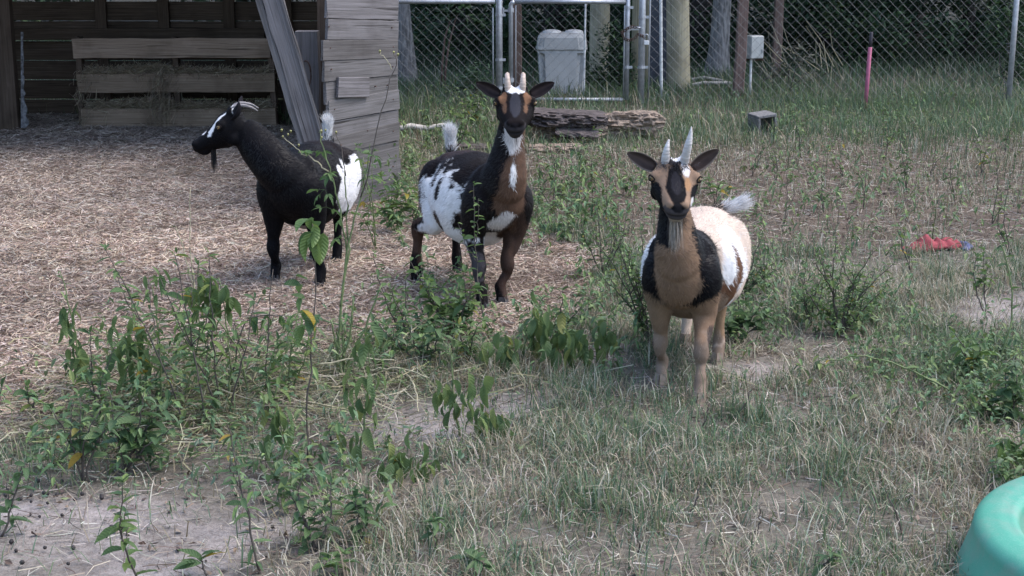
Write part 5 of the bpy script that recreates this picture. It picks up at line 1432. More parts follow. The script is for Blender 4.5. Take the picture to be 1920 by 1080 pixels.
# -- spotted goat in the middle
b_fl, b_fr, b_hl, b_hr = ground(940, 570), ground(904, 578), ground(858, 513), ground(781, 530)
by = (b_fl.y + b_fr.y) / 2
TANB = (.095, .054, .036)
make_goat(dict(
    label='black and white spotted goat with a brown chest standing in the middle facing the camera', feet=dict(fl=b_fl, fr=b_fr, hl=b_hl, hr=b_hr),
    poll=at(966, 180, by - .10), hx=(.0, -.95, -.31), hz=(0, -.31, .95), head_scale=1.06, base=(.0075, .0055, .006), belly_w=.185, belly_h=.196, tz=-.028, neck_r=.90, knee=dict(fl=-.012, fr=-.012), shift=.08, body_len=.98, yaw_add=-.07, side=.045,
    coat=[('b', (-.34, 0, .58), (.24, .16, .09), (.030, .021, .022), .25), ('b', (-.07, -.19, .38), (.20, .13, .16), WHITE, .6), ('b', (-.10, -.05, .22), (.28, .20, .085), WHITE, .3), ('b', (.06, .0, .26), (.16, .22, .06), WHITE, .3),
          ('b', (.11, -.17, .32), (.04, .06, .07), (.06, .035, .024), .3), ('b', (-.05, -.185, .31), (.030, .09, .042), (.04, .025, .02), .3), ('b', (-.11, -.17, .47), (.03, .08, .025), (.03, .02, .02), .4), ('b', (-.03, -.17, .45), (.022, .08, .05), (.02, .015, .016), .4),
          ('b', (.31, .02, .46), (.10, .075, .18), TANB, .22), ('b', (.27, -.005, .335), (.09, .055, .055), (.55, .52, .52), .5), ('b', (.20, 0, .23), (.10, .07, .035), (.34, .27, .23), .2),
          ('n', (.0, .012, -.24), (.14, .040, .16), TANB, .2), ('n', (.03, -.008, -.265), (.10, .014, .065), WHITE, .35), ('n', (.03, -.010, -.135), (.10, .030, .07), (.56, .53, .53), .25),
          ('b', (.20, .06, .20), (.12, .07, .20), (.045, .027, .021), .2), ('b', (.24, .05, .26), (.06, .03, .08), (.07, .04, .028), .3), ('b', (.16, -.09, .16), (.09, .05, .08), (.05, .045, .05), .3), ('b', (-.33, -.10, .24), (.13, .09, .26), (.060, .035, .025), .25), ('b', (-.30, .09, .24), (.12, .06, .12), (.045, .028, .022), .25),
          ('h', (.045, .044, .018), (.034, .014, .026), (.15, .078, .045), .2), ('h', (.045, -.044, .018), (.034, .014, .026), (.15, .078, .045), .2), ('h', (.09, .038, -.006), (.03, .008, .016), (.12, .065, .04), .2), ('h', (.09, -.038, -.006), (.03, .008, .016), (.12, .065, .04), .2),
          ('h', (.006, 0, .03), (.030, .034, .030), WHITE, .25), ('h', (.035, 0, .03), (.018, .014, .02), WHITE, .2), ('h', (.085, 0, .0), (.075, .019, .04), (.030, .030, .038), .35), ('h', (.150, 0, -.062), (.035, .045, .036), (.036, .032, .036), .3), ('h', (.165, 0, -.038), (.014, .018, .010), (.012, .010, .012), .1)],  # grey blaze down the nose bridge paints in a highlight
    tail=np.array((-.18, .05, .98)), tail_tip=WHITE, tail_black=.22, tail_root=(.014, .012, .013), fan=.6, tail_len=.72, udder=True,
    beard=dict(n=14, w=.003, s=.10, L=.085, dir=(.1, .0, -1), fan=.08, cols=[(.02, .018, .02)], grav=.1),
    ear_l=(-.18, .93, .42), ear_r=(-.18, -.93, .42), ear_n=(.8, 0, .2), ear_len=.108, ear_in=(.022, .016, .017), ear_out=(.020, .015, .016),
    horn_l=[(-.002, .026, .014, .0175), (-.006, .027, .036, .0170), (-.022, .028, .056, .0150), (-.052, .029, .060, .010), (-.078, .029, .048, .003)],
    horn_r=[(-.002, -.026, .014, .0175), (-.006, -.027, .036, .0170), (-.022, -.028, .056, .0150), (-.052, -.029, .060, .010), (-.078, -.029, .048, .003)],
    horn_mat='horn_tan', hoof='hoof_dark'))

# -- tan goat walking towards the camera
c_fl, c_fr, c_hl, c_hr = ground(1311, 750), ground(1240, 716), ground(1346, 676), ground(1286, 640)
cy_ = (c_fl.y + c_fr.y) / 2
TANC, BROWNC, GREYT = (.185, .118, .078), (.105, .050, .028), (.20, .145, .11)
make_goat(dict(
    label='cream and tan goat with a pale beard and tall white horns walking towards the camera', feet=dict(fl=c_fl, fr=c_fr, hl=c_hl, hr=c_hr),
    poll=at(1264, 318, cy_ - .13), hx=(.0, -.95, -.31), hz=(.03, -.31, .95), head_scale=1.04, base=CREAM, belly_w=.168, belly_h=.172, chest_w=.82, neck_r=.82, leg_r=.90, tz=-.055, shift=.07, yaw_add=-.02,
    coat=[('b', (-.05, .19, .44), (.22, .10, .17), WHITE, .3), ('b', (-.05, -.19, .44), (.22, .10, .17), WHITE, .3), ('b', (-.02, 0, .26), (.3, .15, .06), WHITE, .2),
          ('b', (.21, 0, .48), (.120, .30, .36), BLACK, .16), ('n', (-.03, 0, -.14), (.13, .11, .12), BLACK, .15),
          ('b', (.075, .165, .28), (.080, .08, .09), BROWNC, .35), ('b', (.015, .18, .42), (.030, .07, .11), BROWNC, .5), ('b', (.075, .17, .385), (.024, .06, .05), WHITE, .3), ('b', (.32, 0, .40), (.11, .088, .20), TANC, .18), ('b', (.24, 0, .24), (.12, .10, .07), TANC, .2), ('n', (-.02, -.020, -.165), (.14, .060, .085), BLACK, .25), ('n', (.0, .050, -.18), (.14, .018, .15), TANC, .25),
          ('b', (.15, 0, .08), (.45, .3, .22), GREYT, .3), ('b', (.17, .09, .20), (.10, .06, .16), TANC, .15), ('b', (.17, -.09, .20), (.10, .06, .16), (.20, .135, .09), .15),
          ('b', (.20, .09, .10), (.10, .06, .12), GREYT, .25), ('b', (.16, -.09, .10), (.10, .06, .10), GREYT, .25), ('b', (.19, -.10, .11), (.06, .014, .055), (.05, .035, .03), .7), ('b', (.21, .105, .20), (.05, .013, .05), (.06, .045, .04), .7),
          ('b', (.2, .09, .02), (.1, .06, .05), (.26, .195, .15), .1), ('b', (.16, -.09, .02), (.1, .06, .05), (.24, .18, .14), .1), ('b', (-.28, .09, .2), (.12, .07, .16), (.24, .155, .095), .2), ('b', (-.28, -.09, .2), (.12, .07, .16), (.22, .145, .09), .2),
          ('h', (.07, 0, -.02), (.16, .10, .12), (.235, .155, .108), .1), ('h', (.072, .058, -.066), (.066, .036, .056), BLACK, .2), ('h', (.072, -.058, -.066), (.068, .037, .058), BLACK, .2), ('h', (.02, 0, -.11), (.10, .05, .04), BLACK, .15),
          ('h', (.085, -.003, .0), (.100, .029, .045), BLACK, .25), ('h', (.09, -.002, .005), (.05, .015, .03), (.016, .015, .019), .2), ('h', (-.004, 0, .03), (.028, .042, .034), (.020, .018, .022), .25),
          ('h', (.040, .030, .025), (.034, .015, .026), (.60, .57, .57), .2), ('h', (-.008, .004, .036), (.014, .014, .02), WHITE, .3), ('h', (.112, .042, -.048), (.018, .012, .014), (.60, .58, .58), .2), ('h', (.075, .033, -.010), (.03, .010, .02), (.30, .17, .09), .2),
          ('h', (.150, 0, -.064), (.036, .048, .030), (.060, .052, .055), .4), ('h', (.165, 0, -.040), (.016, .020, .013), (.012, .011, .013), .1), ('h', (.145, 0, -.092), (.03, .03, .014), (.30, .25, .22), .2)],
    tail=np.array((-.40, .88, .28)), tail_tip=WHITE, tail_black=.34, tail_root=BLACK, fan=.5, tail_len=.85, tail_grav=-.1,
    beard=dict(n=300, w=.0075, s=.112, L=.125, dir=(.04, .12, -1), fan=.13, cols=[(.44, .39, .34), (.36, .30, .25), (.25, .20, .16), (.06, .05, .05), (.52, .47, .43)], grav=.5, sw=.0012),
    poll_tuft=[(.02, .018, .022), (.03, .028, .032), (.018, .016, .02)],
    ear_l=(-.12, .80, .62), ear_r=(-.15, -.92, .40), ear_n=(.8, 0, .2), ear_len=.106, ear_in=(.055, .040, .036), ear_out=(.14, .115, .10),
    horn_l=[(-.004, .027, .012, .020), (.004, .030, .050, .0185), (.008, .034, .090, .0155), (.002, .038, .122, .008), (-.004, .039, .140, .002)],
    horn_r=[(-.004, -.027, .012, .019), (.002, -.029, .040, .0175), (.002, -.028, .066, .013), (-.006, -.024, .088, .006), (-.010, -.022, .094, .002)],
    horn_mat='horn_pale', hoof='hoof_tan'))
# ------------------------------------------------------------------ weeds
def leaf_shape(kind, droop, seed):
    """one leaf of length 1 along X, folded along its midrib"""
    r = np.random.default_rng(seed); n = 7
    t_ = np.linspace(0, 1, n)
    w = {'lance': .145 * np.sin(PI * t_ ** .75) ** .9, 'broad': .225 * np.sin(PI * t_ ** .72) ** .8, 'small': .22 * np.sin(PI * t_ ** .85) ** .8}[kind] + .004
    ang = -droop * t_ + r.normal(0, .12) * np.sin(t_ * PI)
    x = np.concatenate([[0], np.cumsum(np.cos(ang[:-1]) / (n - 1))]); z = np.concatenate([[0], np.cumsum(np.sin(ang[:-1]) / (n - 1))])
    tw = r.normal(0, .35) * t_; fold = r.uniform(.25, .6)
    y0 = r.normal(0, .04) * np.sin(t_ * PI)
    V = []
    for s_ in (1, 0, -1):
        yy = y0 + s_ * w * np.cos(fold + 0 * t_); zz = z + abs(s_) * w * np.sin(fold) + s_ * w * tw + (abs(s_) * .012 * np.sin(t_ * 19 + seed))
        V.append(np.column_stack([x, yy, zz]))
    V = np.concatenate(V)
    Q = [(s_ * n + i, s_ * n + i + 1, (s_ + 1) * n + i + 1, (s_ + 1) * n + i) for s_ in (0, 1) for i in range(n - 1)]
    return V, np.array(Q)
def compound(seed):
    """three leaflets on a short stalk"""
    mb = MB()
    for a, L in ((0, .62), (1.0, .48), (-1.0, .48)):
        V, Q = leaf_shape('broad', .5, seed + int(a * 3) + 5)
        V = V * [L, L * .85, L]; c, s_ = math.cos(a), math.sin(a)
        V = np.column_stack([V[:, 0] * c - V[:, 1] * s_ + .36 - .04 * abs(a), V[:, 0] * s_ + V[:, 1] * c, V[:, 2]])
        mb.add(V, [Q])
    mb.tube([(0, 0, 0), (.2, 0, .01), (.38, 0, 0)], .008, 4)
    return mb
LEAF = {}
for kd_ in ('lance', 'broad', 'small'):
    for dn_, dr_ in (('flat', .45), ('wilt', 1.1)):
        LEAF[kd_, dn_] = []
        for q in range(6):
            V, Q = leaf_shape(kd_, dr_ * (1 + .25 * math.sin(q * 2.1)), q * 7 + 3)
            LEAF[kd_, dn_].append(mesh_np('leaf', V, Q, None, True))
LEAF['tri', 'flat'] = [compound(q).mesh('leaf', True) for q in range(4)]
LEAF['tri', 'wilt'] = LEAF['tri', 'flat']
_LM = {}
def leaf_mesh(kind, state, q, matname):
    ms = LEAF[kind, state]; k = (kind, state, q % len(ms), matname)
    if k not in _LM:
        me = ms[q % len(ms)].copy(); me.materials.clear(); me.materials.append(M[matname]); _LM[k] = me
    return _LM[k]
class Plant:
    def __init__(s, name, label, u, v, cat='weed', group=None, seed=0):
        s.b = ground(u, v); s.r = random.Random(int(u * 31 + v * 7 + seed))
        s.b.z = float(gz(np.array([[s.b.x, s.b.y]]))[0])
        s.o = thing(name, label, cat, tuple(s.b), 0, group); s.nleaf = 0; s.extra = []
    def px(s, u, v, dy=0.0):
        return at(u, v, s.b.y + dy) - s.b
    def stem(s, pts, r0=.0035, r1=.0012, mat='stem_dark', name='stem'):
        P = spline([tuple(p) for p in pts], max(6, len(pts) * 4)); n = len(P)
        P[1:-1] += np.array([[s.r.gauss(0, .0025) for _ in range(3)] for _ in range(n - 2)])
        mb = MB(); mb.tube(P, np.linspace(r0, r1, n), 5); mb.build(name, M[mat], s.o, True)
        return P
    def leaf(s, p, az, el, L, kind='lance', state='flat', mat='leaf', roll=0.0):
        d = Vector((math.cos(az) * math.cos(el), math.sin(az) * math.cos(el), math.sin(el)))
        side = Vector((-math.sin(az), math.cos(az), 0)); up = d.cross(side)
        R = Matrix((d, side, up)).transposed().to_4x4() @ Matrix.Rotation(roll, 4, 'X') @ Matrix.Scale(L, 4)
        R.translation = Vector(p)
        o = bpy.data.objects.new('leaf', leaf_mesh(kind, state, s.r.randrange(6), mat)); COL.objects.link(o); o.parent = s.o; o.matrix_local = R
        s.nleaf += 1
    def along(s, P, n, t0=.25, t1=1.0, L=(.05, .08), kind='lance', state='flat', mat='leaf', el=(-.3, .4), taper=.35):
        az = s.r.uniform(0, 6.28); m = len(P) - 1
        for k in range(n):
            t_ = t0 + (t1 - t0) * (k + s.r.uniform(-.3, .3)) / max(n - 1, 1); t_ = min(max(t_, 0), .999)
            i = int(t_ * m); f = t_ * m - i; p = P[i] * (1 - f) + P[i + 1] * f
            az += 2.4 + s.r.uniform(-.4, .4)
            s.leaf(p, az, s.r.uniform(*el), s.r.uniform(*L) * (1 - taper * max(0, (t_ - .6) / .4)), kind, state, mat, s.r.uniform(-.4, .4))
    def cluster(s, p, n, L, kind='lance', state='wilt', mat='wilt_leaf', el=(-1.45, -.9), spread=.015):
        for k in range(n):
            q = np.array(p) + [s.r.gauss(0, spread), s.r.gauss(0, spread), s.r.gauss(0, spread * 1.3)]
            s.leaf(q, s.r.uniform(0, 6.28), s.r.uniform(*el), s.r.uniform(*L), kind, state, mat, s.r.uniform(-.8, .8))
Z3 = Vector((0, 0, 0))
def upright(label, b, tips, n=16, L=(.05, .085), kind='lance', mat='leaf', el=(-.45, .35), t0=.2, stem='stem_dark', r0=.0034, name='weed', cat='weed', state='flat', group=None, branch=True):
    """stems from one foot to each tip, leaves all the way up"""
    p = Plant(name, label, *b, cat=cat, group=group)
    for (u, v) in tips:
        tip = p.px(u, v, p.r.uniform(-.06, .06)); mid = tip * .5 + Vector((p.r.uniform(-.025, .025), p.r.uniform(-.02, .02), .012))
        P = p.stem([Z3, mid, tip], r0, .0012, stem)
        p.along(P, n, t0, 1, L, kind, state, mat, el)
        p.cluster(P[-1], 3, (L[0] * .5, L[0] * .8), kind, 'flat', mat, (.2, 1.1), .003)
        if branch and n >= 8:
            for q in range(1 + (n > 14)):
                i = int(len(P) * p.r.uniform(.25, .6)); a = p.r.uniform(0, 6.28); h = (tip.length) * p.r.uniform(.25, .45)
                d = Vector((math.cos(a) * .45, math.sin(a) * .45, .9)) * h; s0 = Vector(P[i])
                Pb = p.stem([s0, s0 + d * .5 + Vector((d.x * .2, d.y * .2, 0)), s0 + d], r0 * .6, .001, stem)
                p.along(Pb, max(4, n // 3), .25, 1, (L[0] * .8, L[1] * .85), kind, state, mat, el)
    return p
def wilted(label, b, tip, clumps, nl=8, L=(.045, .078), stem='stem_green', bend=0.0):
    """a stem whose big leaves hang limply in clumps at the given heights"""
    p = Plant('wilted_weed', label, *b)
    t_ = p.px(*tip); P = p.stem([Z3, t_ * .5 + Vector((.015 + bend, 0, .01)), t_], .0042, .0014, stem)
    for (u, v) in clumps:
        c = p.px(u, v, p.r.uniform(-.02, .02)); p.cluster(np.array(c) + [0, 0, .03], nl, L, 'lance' if p.r.random() < .6 else 'broad', 'wilt', 'wilt_leaf', (-1.5, -.75), .020)
    p.along(P, 4, .8, 1, (.03, .05), 'lance', 'flat', 'leaf')
    return p

# --- left group in front of the straw
wilted('tall wilted weed with limp hanging leaves, furthest left on the straw', (150, 735), (112, 508), [(116, 612), (128, 600), (140, 665), (150, 690)], 8)
upright('tall leafy weed leaning left with its tip on the straw, left of the weed patch', (352, 800), [(198, 468)], 22, (.05, .085), t0=.2)
upright('upright dark stemmed weed with alternate leaves at the middle of the weed patch', (388, 800), [(328, 478)], 24, (.05, .08), t0=.1)
upright('upright weed with narrow leaves next to the drooping clump', (415, 770), [(392, 480), (300, 520)], 15, (.045, .075), t0=.3)
p = wilted('weed with a heavy clump of dark drooping leaves left of the yellow budded weed', (300, 770), (285, 535), [(262, 625), (250, 650), (268, 670), (255, 700), (292, 545), (205, 625), (222, 670)], 8)
wilted('weed with limp leaves beneath its top, right of the upright dark stem', (430, 760), (410, 520), [(420, 575), (405, 560), (385, 540), (395, 600)], 8)
wilted('slim wilted weed with a bent stem at the right of the patch', (470, 745), (352, 540), [(365, 560), (372, 585)], 7, bend=.03)
p = Plant('dry_stalk', 'bare pale green stalk rising above the weed patch against the straw', 372, 620, 'stalk')
p.stem([Z3, p.px(362, 520), p.px(356, 470), p.px(357, 352)], .004, .0014, 'stem_pale'); P = p.stem([p.px(364, 540), p.px(345, 470), p.px(330, 425)], .003, .0012, 'stem_pale'); p.along(P, 3, .3, 1, (.03, .045), 'lance', 'flat', 'wilt_leaf')
upright('weed arching right with paired leaves and a yellowing leaf at its bend', (425, 780), [(478, 560)], 9, (.05, .075), t0=.4)
p = Plant('weed', 'weed stem arching to the right with large drooping leaves before the black goat', 432, 720)
P = p.stem([Z3, p.px(455, 615), p.px(490, 592), p.px(560, 596)], .0032, .0014); p.along(P, 9, .5, 1, (.06, .085), 'broad', 'wilt', 'leaf', (-1.2, -.5))
upright('tall straight weed with a green top left of the drooping clump', (262, 780), [(246, 560), (300, 600)], 16, (.045, .075), t0=.25, stem='stem_green')
upright('tall pale green weed in the patch with its top beside the bare stalk', (345, 760), [(372, 500)], 18, (.045, .075), 'lance', 'wilt_leaf', t0=.2, stem='stem_green')
upright('leaning weed at the right of the patch pointing towards the black goat', (500, 780), [(545, 600), (520, 640)], 13, (.045, .07), t0=.3, stem='stem_green')
upright('green weed with long leaves between the patch and the yellow budded weed', (540, 740), [(560, 585), (580, 640)], 12, (.045, .075), t0=.3, stem='stem_green')
upright('leafy weed at the left edge of the patch over the low bush', (190, 800), [(170, 620), (215, 650)], 14, (.045, .075), t0=.25)
# broad leaved bush below
upright('low broad leaved bush at the left above the bare sand', (155, 905), [(95, 765), (150, 745), (190, 760), (235, 770)], 10, (.045, .08), 'broad', 'dark_leaf', t0=.3, name='bush', cat='bush')
upright('sprawling broad leaved bush directly right of the low bush above the sand', (235, 880), [(200, 715), (270, 735), (305, 770), (330, 800)], 10, (.05, .085), 'broad', 'dark_leaf', t0=.3, name='bush', cat='bush')
upright('small leafy weed standing alone at the left edge of the straw', (70, 790), [(50, 725), (75, 735)], 6, (.04, .06), 'broad', t0=.5)
upright('weed with upright stem and yellow leaf between the two low bushes', (290, 890), [(245, 800)], 9, (.05, .07), 'broad', 'leaf', t0=.3)
# front seedlings on the sand
upright('seedling with one tall stem and paired leaves on the pale sand in front', (263, 1100), [(230, 905)], 16, (.045, .065), 'broad', 'leaf', t0=.05, el=(-.2, .5), r0=.003)
upright('dark stemmed weed cut by the left edge of the picture above the sand', (2, 1010), [(48, 868)], 13, (.045, .065), 'broad', 'dark_leaf', t0=.15)
p = Plant('seedling', 'leafy rosette seedling on the sand at the very bottom, right of the tall seedling', 385, 1085, 'seedling')
P = p.stem([Z3, p.px(378, 1052)], .003, .002); p.cluster(P[-1], 9, (.045, .07), 'lance', 'flat', 'leaf', (-.2, .8), .006)
upright('long dark stem leaning left over the sand with small paired leaves', (487, 1075), [(425, 795)], 24, (.035, .055), 'lance', 'dark_leaf', t0=.05)
upright('branched dark leaved weed standing on the sand edge left of the grass', (592, 1035), [(568, 885), (620, 905), (545, 930)], 13, (.035, .055), 'broad', 'dark_leaf', t0=.15)
upright('neat dark green weed with whorled leaves at the right end of the sand', (676, 1030), [(685, 925), (668, 930)], 13, (.04, .06), 'broad', 'dark_leaf', t0=.15)
upright('small weed with spread leaves at the bottom edge below the whorled weed', (628, 1090), [(622, 1045), (640, 1040)], 7, (.04, .06), 'broad', 'leaf', t0=.3)
upright('lone umbrella topped seedling in the dry grass at the bottom middle', (818, 1035), [(815, 975)], 8, (.04, .055), 'broad', 'dark_leaf', t0=.75, el=(-.3, .3))
upright('broad seedling with four big leaves at the bottom edge of the dry grass', (888, 1085), [(885, 1040), (893, 1050)], 7, (.045, .07), 'broad', 'dark_leaf', t0=.5)
# middle
p = Plant('flowering_weed', 'tall branching weed with yellow buds in front of the black goat', 628, 705, 'flowering weed')
main = [[(600, 620), (618, 560), (690, 440), (622, 300), (606, 255)], ]
st_a = p.stem([Z3, p.px(640, 560), p.px(652, 480), p.px(650, 380), p.px(646, 320)], .0052, .002, 'stem_green')
st_b = p.stem([p.px(638, 575), p.px(655, 450), p.px(676, 370), p.px(690, 300), p.px(694, 270)], .004, .0014, 'stem_green')
st_c = p.stem([p.px(650, 470), p.px(635, 380), p.px(618, 320), p.px(602, 262), p.px(600, 245)], .0032, .0012, 'stem_green')
st_d = p.stem([p.px(617, 322), p.px(590, 300), p.px(560, 282), p.px(532, 258)], .0026, .001, 'stem_pale')
st_e = p.stem([p.px(648, 330), p.px(640, 285), p.px(630, 250)], .0022, .001, 'stem_dark')
st_f = p.stem([p.px(676, 370), p.px(716, 210), p.px(742, 120), p.px(738, 100)], .0024, .001, 'stem_dark')
st_g = p.stem([p.px(735, 130), p.px(722, 108), p.px(712, 98)], .0016, .001, 'stem_pale')
for (u, v, n) in ((618, 322, 3), (600, 282, 2), (648, 400, 2), (608, 355, 3), (690, 330, 3), (672, 290, 2), (700, 292, 2), (563, 283, 2), (612, 388, 2), (640, 440, 2)):
    for k in range(n): p.leaf(p.px(u, v, p.r.uniform(-.02, .02)), p.r.uniform(0, 6.28), p.r.uniform(-.9, .1), p.r.uniform(.05, .075), 'tri', 'flat', 'leaf', p.r.uniform(-.3, .3))
for (u, v) in ((528, 244), (540, 252), (545, 246), (530, 256), (602, 246), (610, 244), (560, 272), (603, 258), (630, 248), (738, 98), (746, 102), (712, 96)):
    mb = MB(); c = p.px(u, v, p.r.uniform(-.01, .01)); rr = p.r.uniform(.0035, .0055)
    mb.tube([c + Vector((0, 0, -rr * 1.3)), c + Vector((0, 0, -rr * .6)), c, c + Vector((.001, 0, rr * .8)), c + Vector((.001, 0, rr * 1.1))], [rr * .3, rr * .9, rr, rr * .6, rr * .1], 7); mb.build('bud', M['bud'], p.o, True)
p = Plant('weed', 'cut off green stems and side shoots at the foot of the yellow budded weed', 642, 712)
for (u, v) in ((646, 610), (640, 600), (632, 615), (620, 600), (662, 560), (715, 535)): P = p.stem([Z3 + Vector((p.r.uniform(-.03, .03), p.r.uniform(-.03, .03), 0)), p.px((u + 640) / 2 + 3, (v + 712) / 2), p.px(u, v)], .0042, .003, 'stem_green')
p.along(P, 6, .4, 1, (.04, .06), 'tri', 'flat', 'leaf', (-.8, .1))
p = Plant('wilted_weed', 'thin dark stalk with a leafy head and limp leaves before the black goat', 577, 865)
P = p.stem([Z3, p.px(580, 700), p.px(590, 560), p.px(586, 420)], .0032, .0014); p.cluster(P[-1], 5, (.06, .085), 'broad', 'wilt', 'leaf', (-.9, .3), .012); p.cluster(p.px(592, 440), 6, (.06, .10), 'broad', 'wilt', 'leaf', (-1.5, -1.1), .012)
p.cluster(p.px(575, 600), 6, (.06, .09), 'broad', 'wilt', 'leaf', (-1.3, -.3), .018); p.cluster(p.px(570, 555), 5, (.04, .06), 'broad', 'flat', 'leaf', (-.8, .4), .014)
p = Plant('dry_stalk', 'bare dark stalk in front of the black goat front hoof', 498, 740, 'stalk'); p.stem([Z3, p.px(502, 640), p.px(512, 505)], .003, .0014)
wilted('wilted weed with a column of hanging leaves below the yellow budded weed', (668, 868), (692, 635), [(692, 655), (690, 690), (685, 735), (678, 780), (650, 830), (672, 720)], 7)
wilted('short wilted weed beside the tall seedlings right of the weed patch', (520, 900), (520, 755), [(512, 775), (522, 790), (510, 820), (530, 815), (515, 870)], 7)
wilted('wilted weed with a limp clump beside the bare soil patch', (862, 815), (842, 645), [(832, 745), (848, 760), (868, 770), (880, 755)], 8, bend=-.02)
wilted('low limp weed collapsed right of the other wilted one by the bare soil', (915, 825), (918, 785), [(900, 800), (915, 805), (935, 812), (908, 790)], 8, (.05, .08))
wilted('small limp yellowing weed flattened on the grass edge', (745, 905), (742, 860), [(735, 868), (752, 872), (740, 880)], 6, (.05, .07))
wilted('small limp green weed flattened beside the yellowing one', (800, 900), (795, 868), [(792, 878), (808, 882), (800, 890)], 6, (.05, .075))
upright('tiny pale weed on the bare soil between the wilted weeds', (622, 835), [(628, 795), (640, 800)], 5, (.03, .045), 'broad', t0=.4)
p = Plant('dry_stalk', 'long pale stalks fallen across each other at the middle of the yard', 800, 680, 'stalk')
for a_, b_ in (((605, 620), (765, 690)), ((700, 650), (812, 620)), ((705, 695), (815, 625)), ((590, 717), (740, 717)), ((690, 715), (800, 738)), ((705, 700), (810, 660)), ((755, 705), (785, 790)), ((455, 665), (540, 735))):
    A_, B_ = ground(*a_), ground(*b_); dz = p.r.uniform(.01, .06)
    q0 = A_ - p.b + Vector((0, 0, dz)); q1 = B_ - p.b + Vector((0, 0, dz + p.r.uniform(-.0, .05))); p.stem([q0, (q0 + q1) / 2 + Vector((.01, .02, .01)), q1], .0038, .002, p.r.choice(['stem_pale', 'stem_pale', 'stem_green']))
# clump before the spotted goat
upright('tall thin weed with fresh paired leaves before the spotted goat front legs', (908, 625), [(888, 345)], 22, (.03, .052), 'broad', 'leaf', t0=.1, el=(-.2, .5))
upright('bushy weed clump at the feet of the spotted goat', (850, 640), [(770, 490), (800, 520), (830, 540), (870, 510), (880, 560)], 15, (.045, .075), 'broad', 'leaf', t0=.2, name='bush', cat='bush')
upright('weed clump left of the spotted goat hind hoof with narrow leaves', (760, 655), [(700, 475), (735, 545), (760, 520)], 14, (.04, .07), 'lance', 'leaf', t0=.25, name='bush', cat='bush')
upright('sprawling weed between the yellow budded weed and the spotted goat', (800, 690), [(700, 600), (760, 590), (815, 600), (830, 620)], 12, (.045, .07), 'broad', 'dark_leaf', t0=.25, name='bush', cat='bush')
upright('weed with arched stem and leaves right of the fallen pale stalks', (885, 690), [(905, 600), (930, 640), (860, 610)], 11, (.04, .07), 'broad', 'leaf', t0=.3)
wilted('drooping weed at the left of the row before the tan goat', (1010, 690), (1003, 575), [(1008, 590), (1012, 640), (1000, 630), (1022, 620)], 8, (.06, .09))
wilted('dark drooping weed in the middle of the row before the tan goat', (1055, 700), (1060, 610), [(1040, 650), (1062, 640), (1075, 660), (1085, 645)], 8, (.06, .09))
wilted('drooping weed nearest the tan goat front hoof', (1130, 690), (1140, 600), [(1128, 630), (1142, 640), (1120, 655)], 8, (.055, .085))
wilted('low drooping weed among cut stalks between the spotted and tan goats', (960, 700), (950, 645), [(945, 660), (965, 665), (930, 660)], 7, (.05, .08))
upright('slender weed standing behind the drooping row on the straw', (1062, 655), [(1055, 545), (1090, 575)], 10, (.035, .055), 'broad', 'leaf', t0=.3)
upright('leafy sprig alone on the straw before the row of drooping weeds', (1010, 610), [(1015, 560), (1035, 545)], 7, (.03, .05), 'lance', 'dark_leaf', t0=.3)
# bushes round the tan goat
upright('open twiggy bush with small leaves left of the tan goat', (1222, 652), [(1110, 440), (1140, 410), (1165, 440), (1180, 470), (1130, 520), (1200, 430)], 28, (.022, .042), 'small', 'leaf', t0=.2, r0=.0042, name='bush', cat='bush')
upright('second twiggy bush behind the left bush and the spotted goat', (1130, 520), [(1090, 420), (1120, 370), (1160, 380), (1175, 400)], 18, (.025, .045), 'small', 'leaf', t0=.2, name='bush', cat='bush')
upright('broad leaved bush low behind the tan goat hind leg', (1365, 645), [(1345, 580), (1385, 560), (1425, 575), (1440, 590), (1400, 600)], 12, (.05, .08), 'broad', 'dark_leaf', t0=.3, name='bush', cat='bush')
upright('feathery grey green bush to the right of the tan goat rump', (1395, 560), [(1400, 470), (1430, 440), (1450, 480), (1465, 500)], 20, (.025, .042), 'small', 'dark_leaf', t0=.15, name='bush', cat='bush')
upright('wide fine leaved bush in the middle right of the yard', (1575, 628), [(1500, 520), (1530, 470), (1570, 440), (1600, 500), (1640, 470), (1680, 490), (1540, 570), (1660, 540)], 26, (.022, .042), 'small', 'leaf', t0=.15, r0=.0042, name='bush', cat='bush')
upright('fine leaved bush just left of the wide one with a yellow leaf', (1520, 610), [(1490, 540), (1510, 500), (1540, 520)], 16, (.025, .045), 'small', 'leaf', t0=.2, name='bush', cat='bush')
upright('bright green three leaved sprig behind the tan goat head', (1345, 385), [(1330, 335), (1350, 345), (1365, 352)], 7, (.05, .08), 'broad', 'leaf', t0=.5)
# right edge
upright('leafy weed at the right edge below the bare patch', (1820, 720), [(1790, 625), (1840, 640), (1810, 660)], 12, (.04, .065), 'broad', 'leaf', t0=.2, name='bush', cat='bush')
upright('dark leaved weed at the right edge above the green tub', (1895, 800), [(1885, 700), (1905, 690), (1915, 740)], 12, (.05, .075), 'broad', 'dark_leaf', t0=.25)
upright('low spreading weed left of the dark leaved one by the right edge', (1850, 800), [(1830, 755), (1860, 740), (1875, 770)], 9, (.04, .06), 'broad', 'leaf', t0=.3)
p = Plant('weed', 'long weed stem sprawling over the grass toward the right edge', 1835, 768)
P = p.stem([Z3, p.px(1760, 720) + Vector((0, 0, .0)), p.px(1660, 676), p.px(1600, 668), p.px(1545, 678)], .0036, .0015, 'stem_green'); p.along(P, 12, .1, .95, (.025, .045), 'small', 'flat', 'leaf')
p = Plant('weed', 'tall curved weed stem near the right edge rising from the leafy weed', 1868, 690)
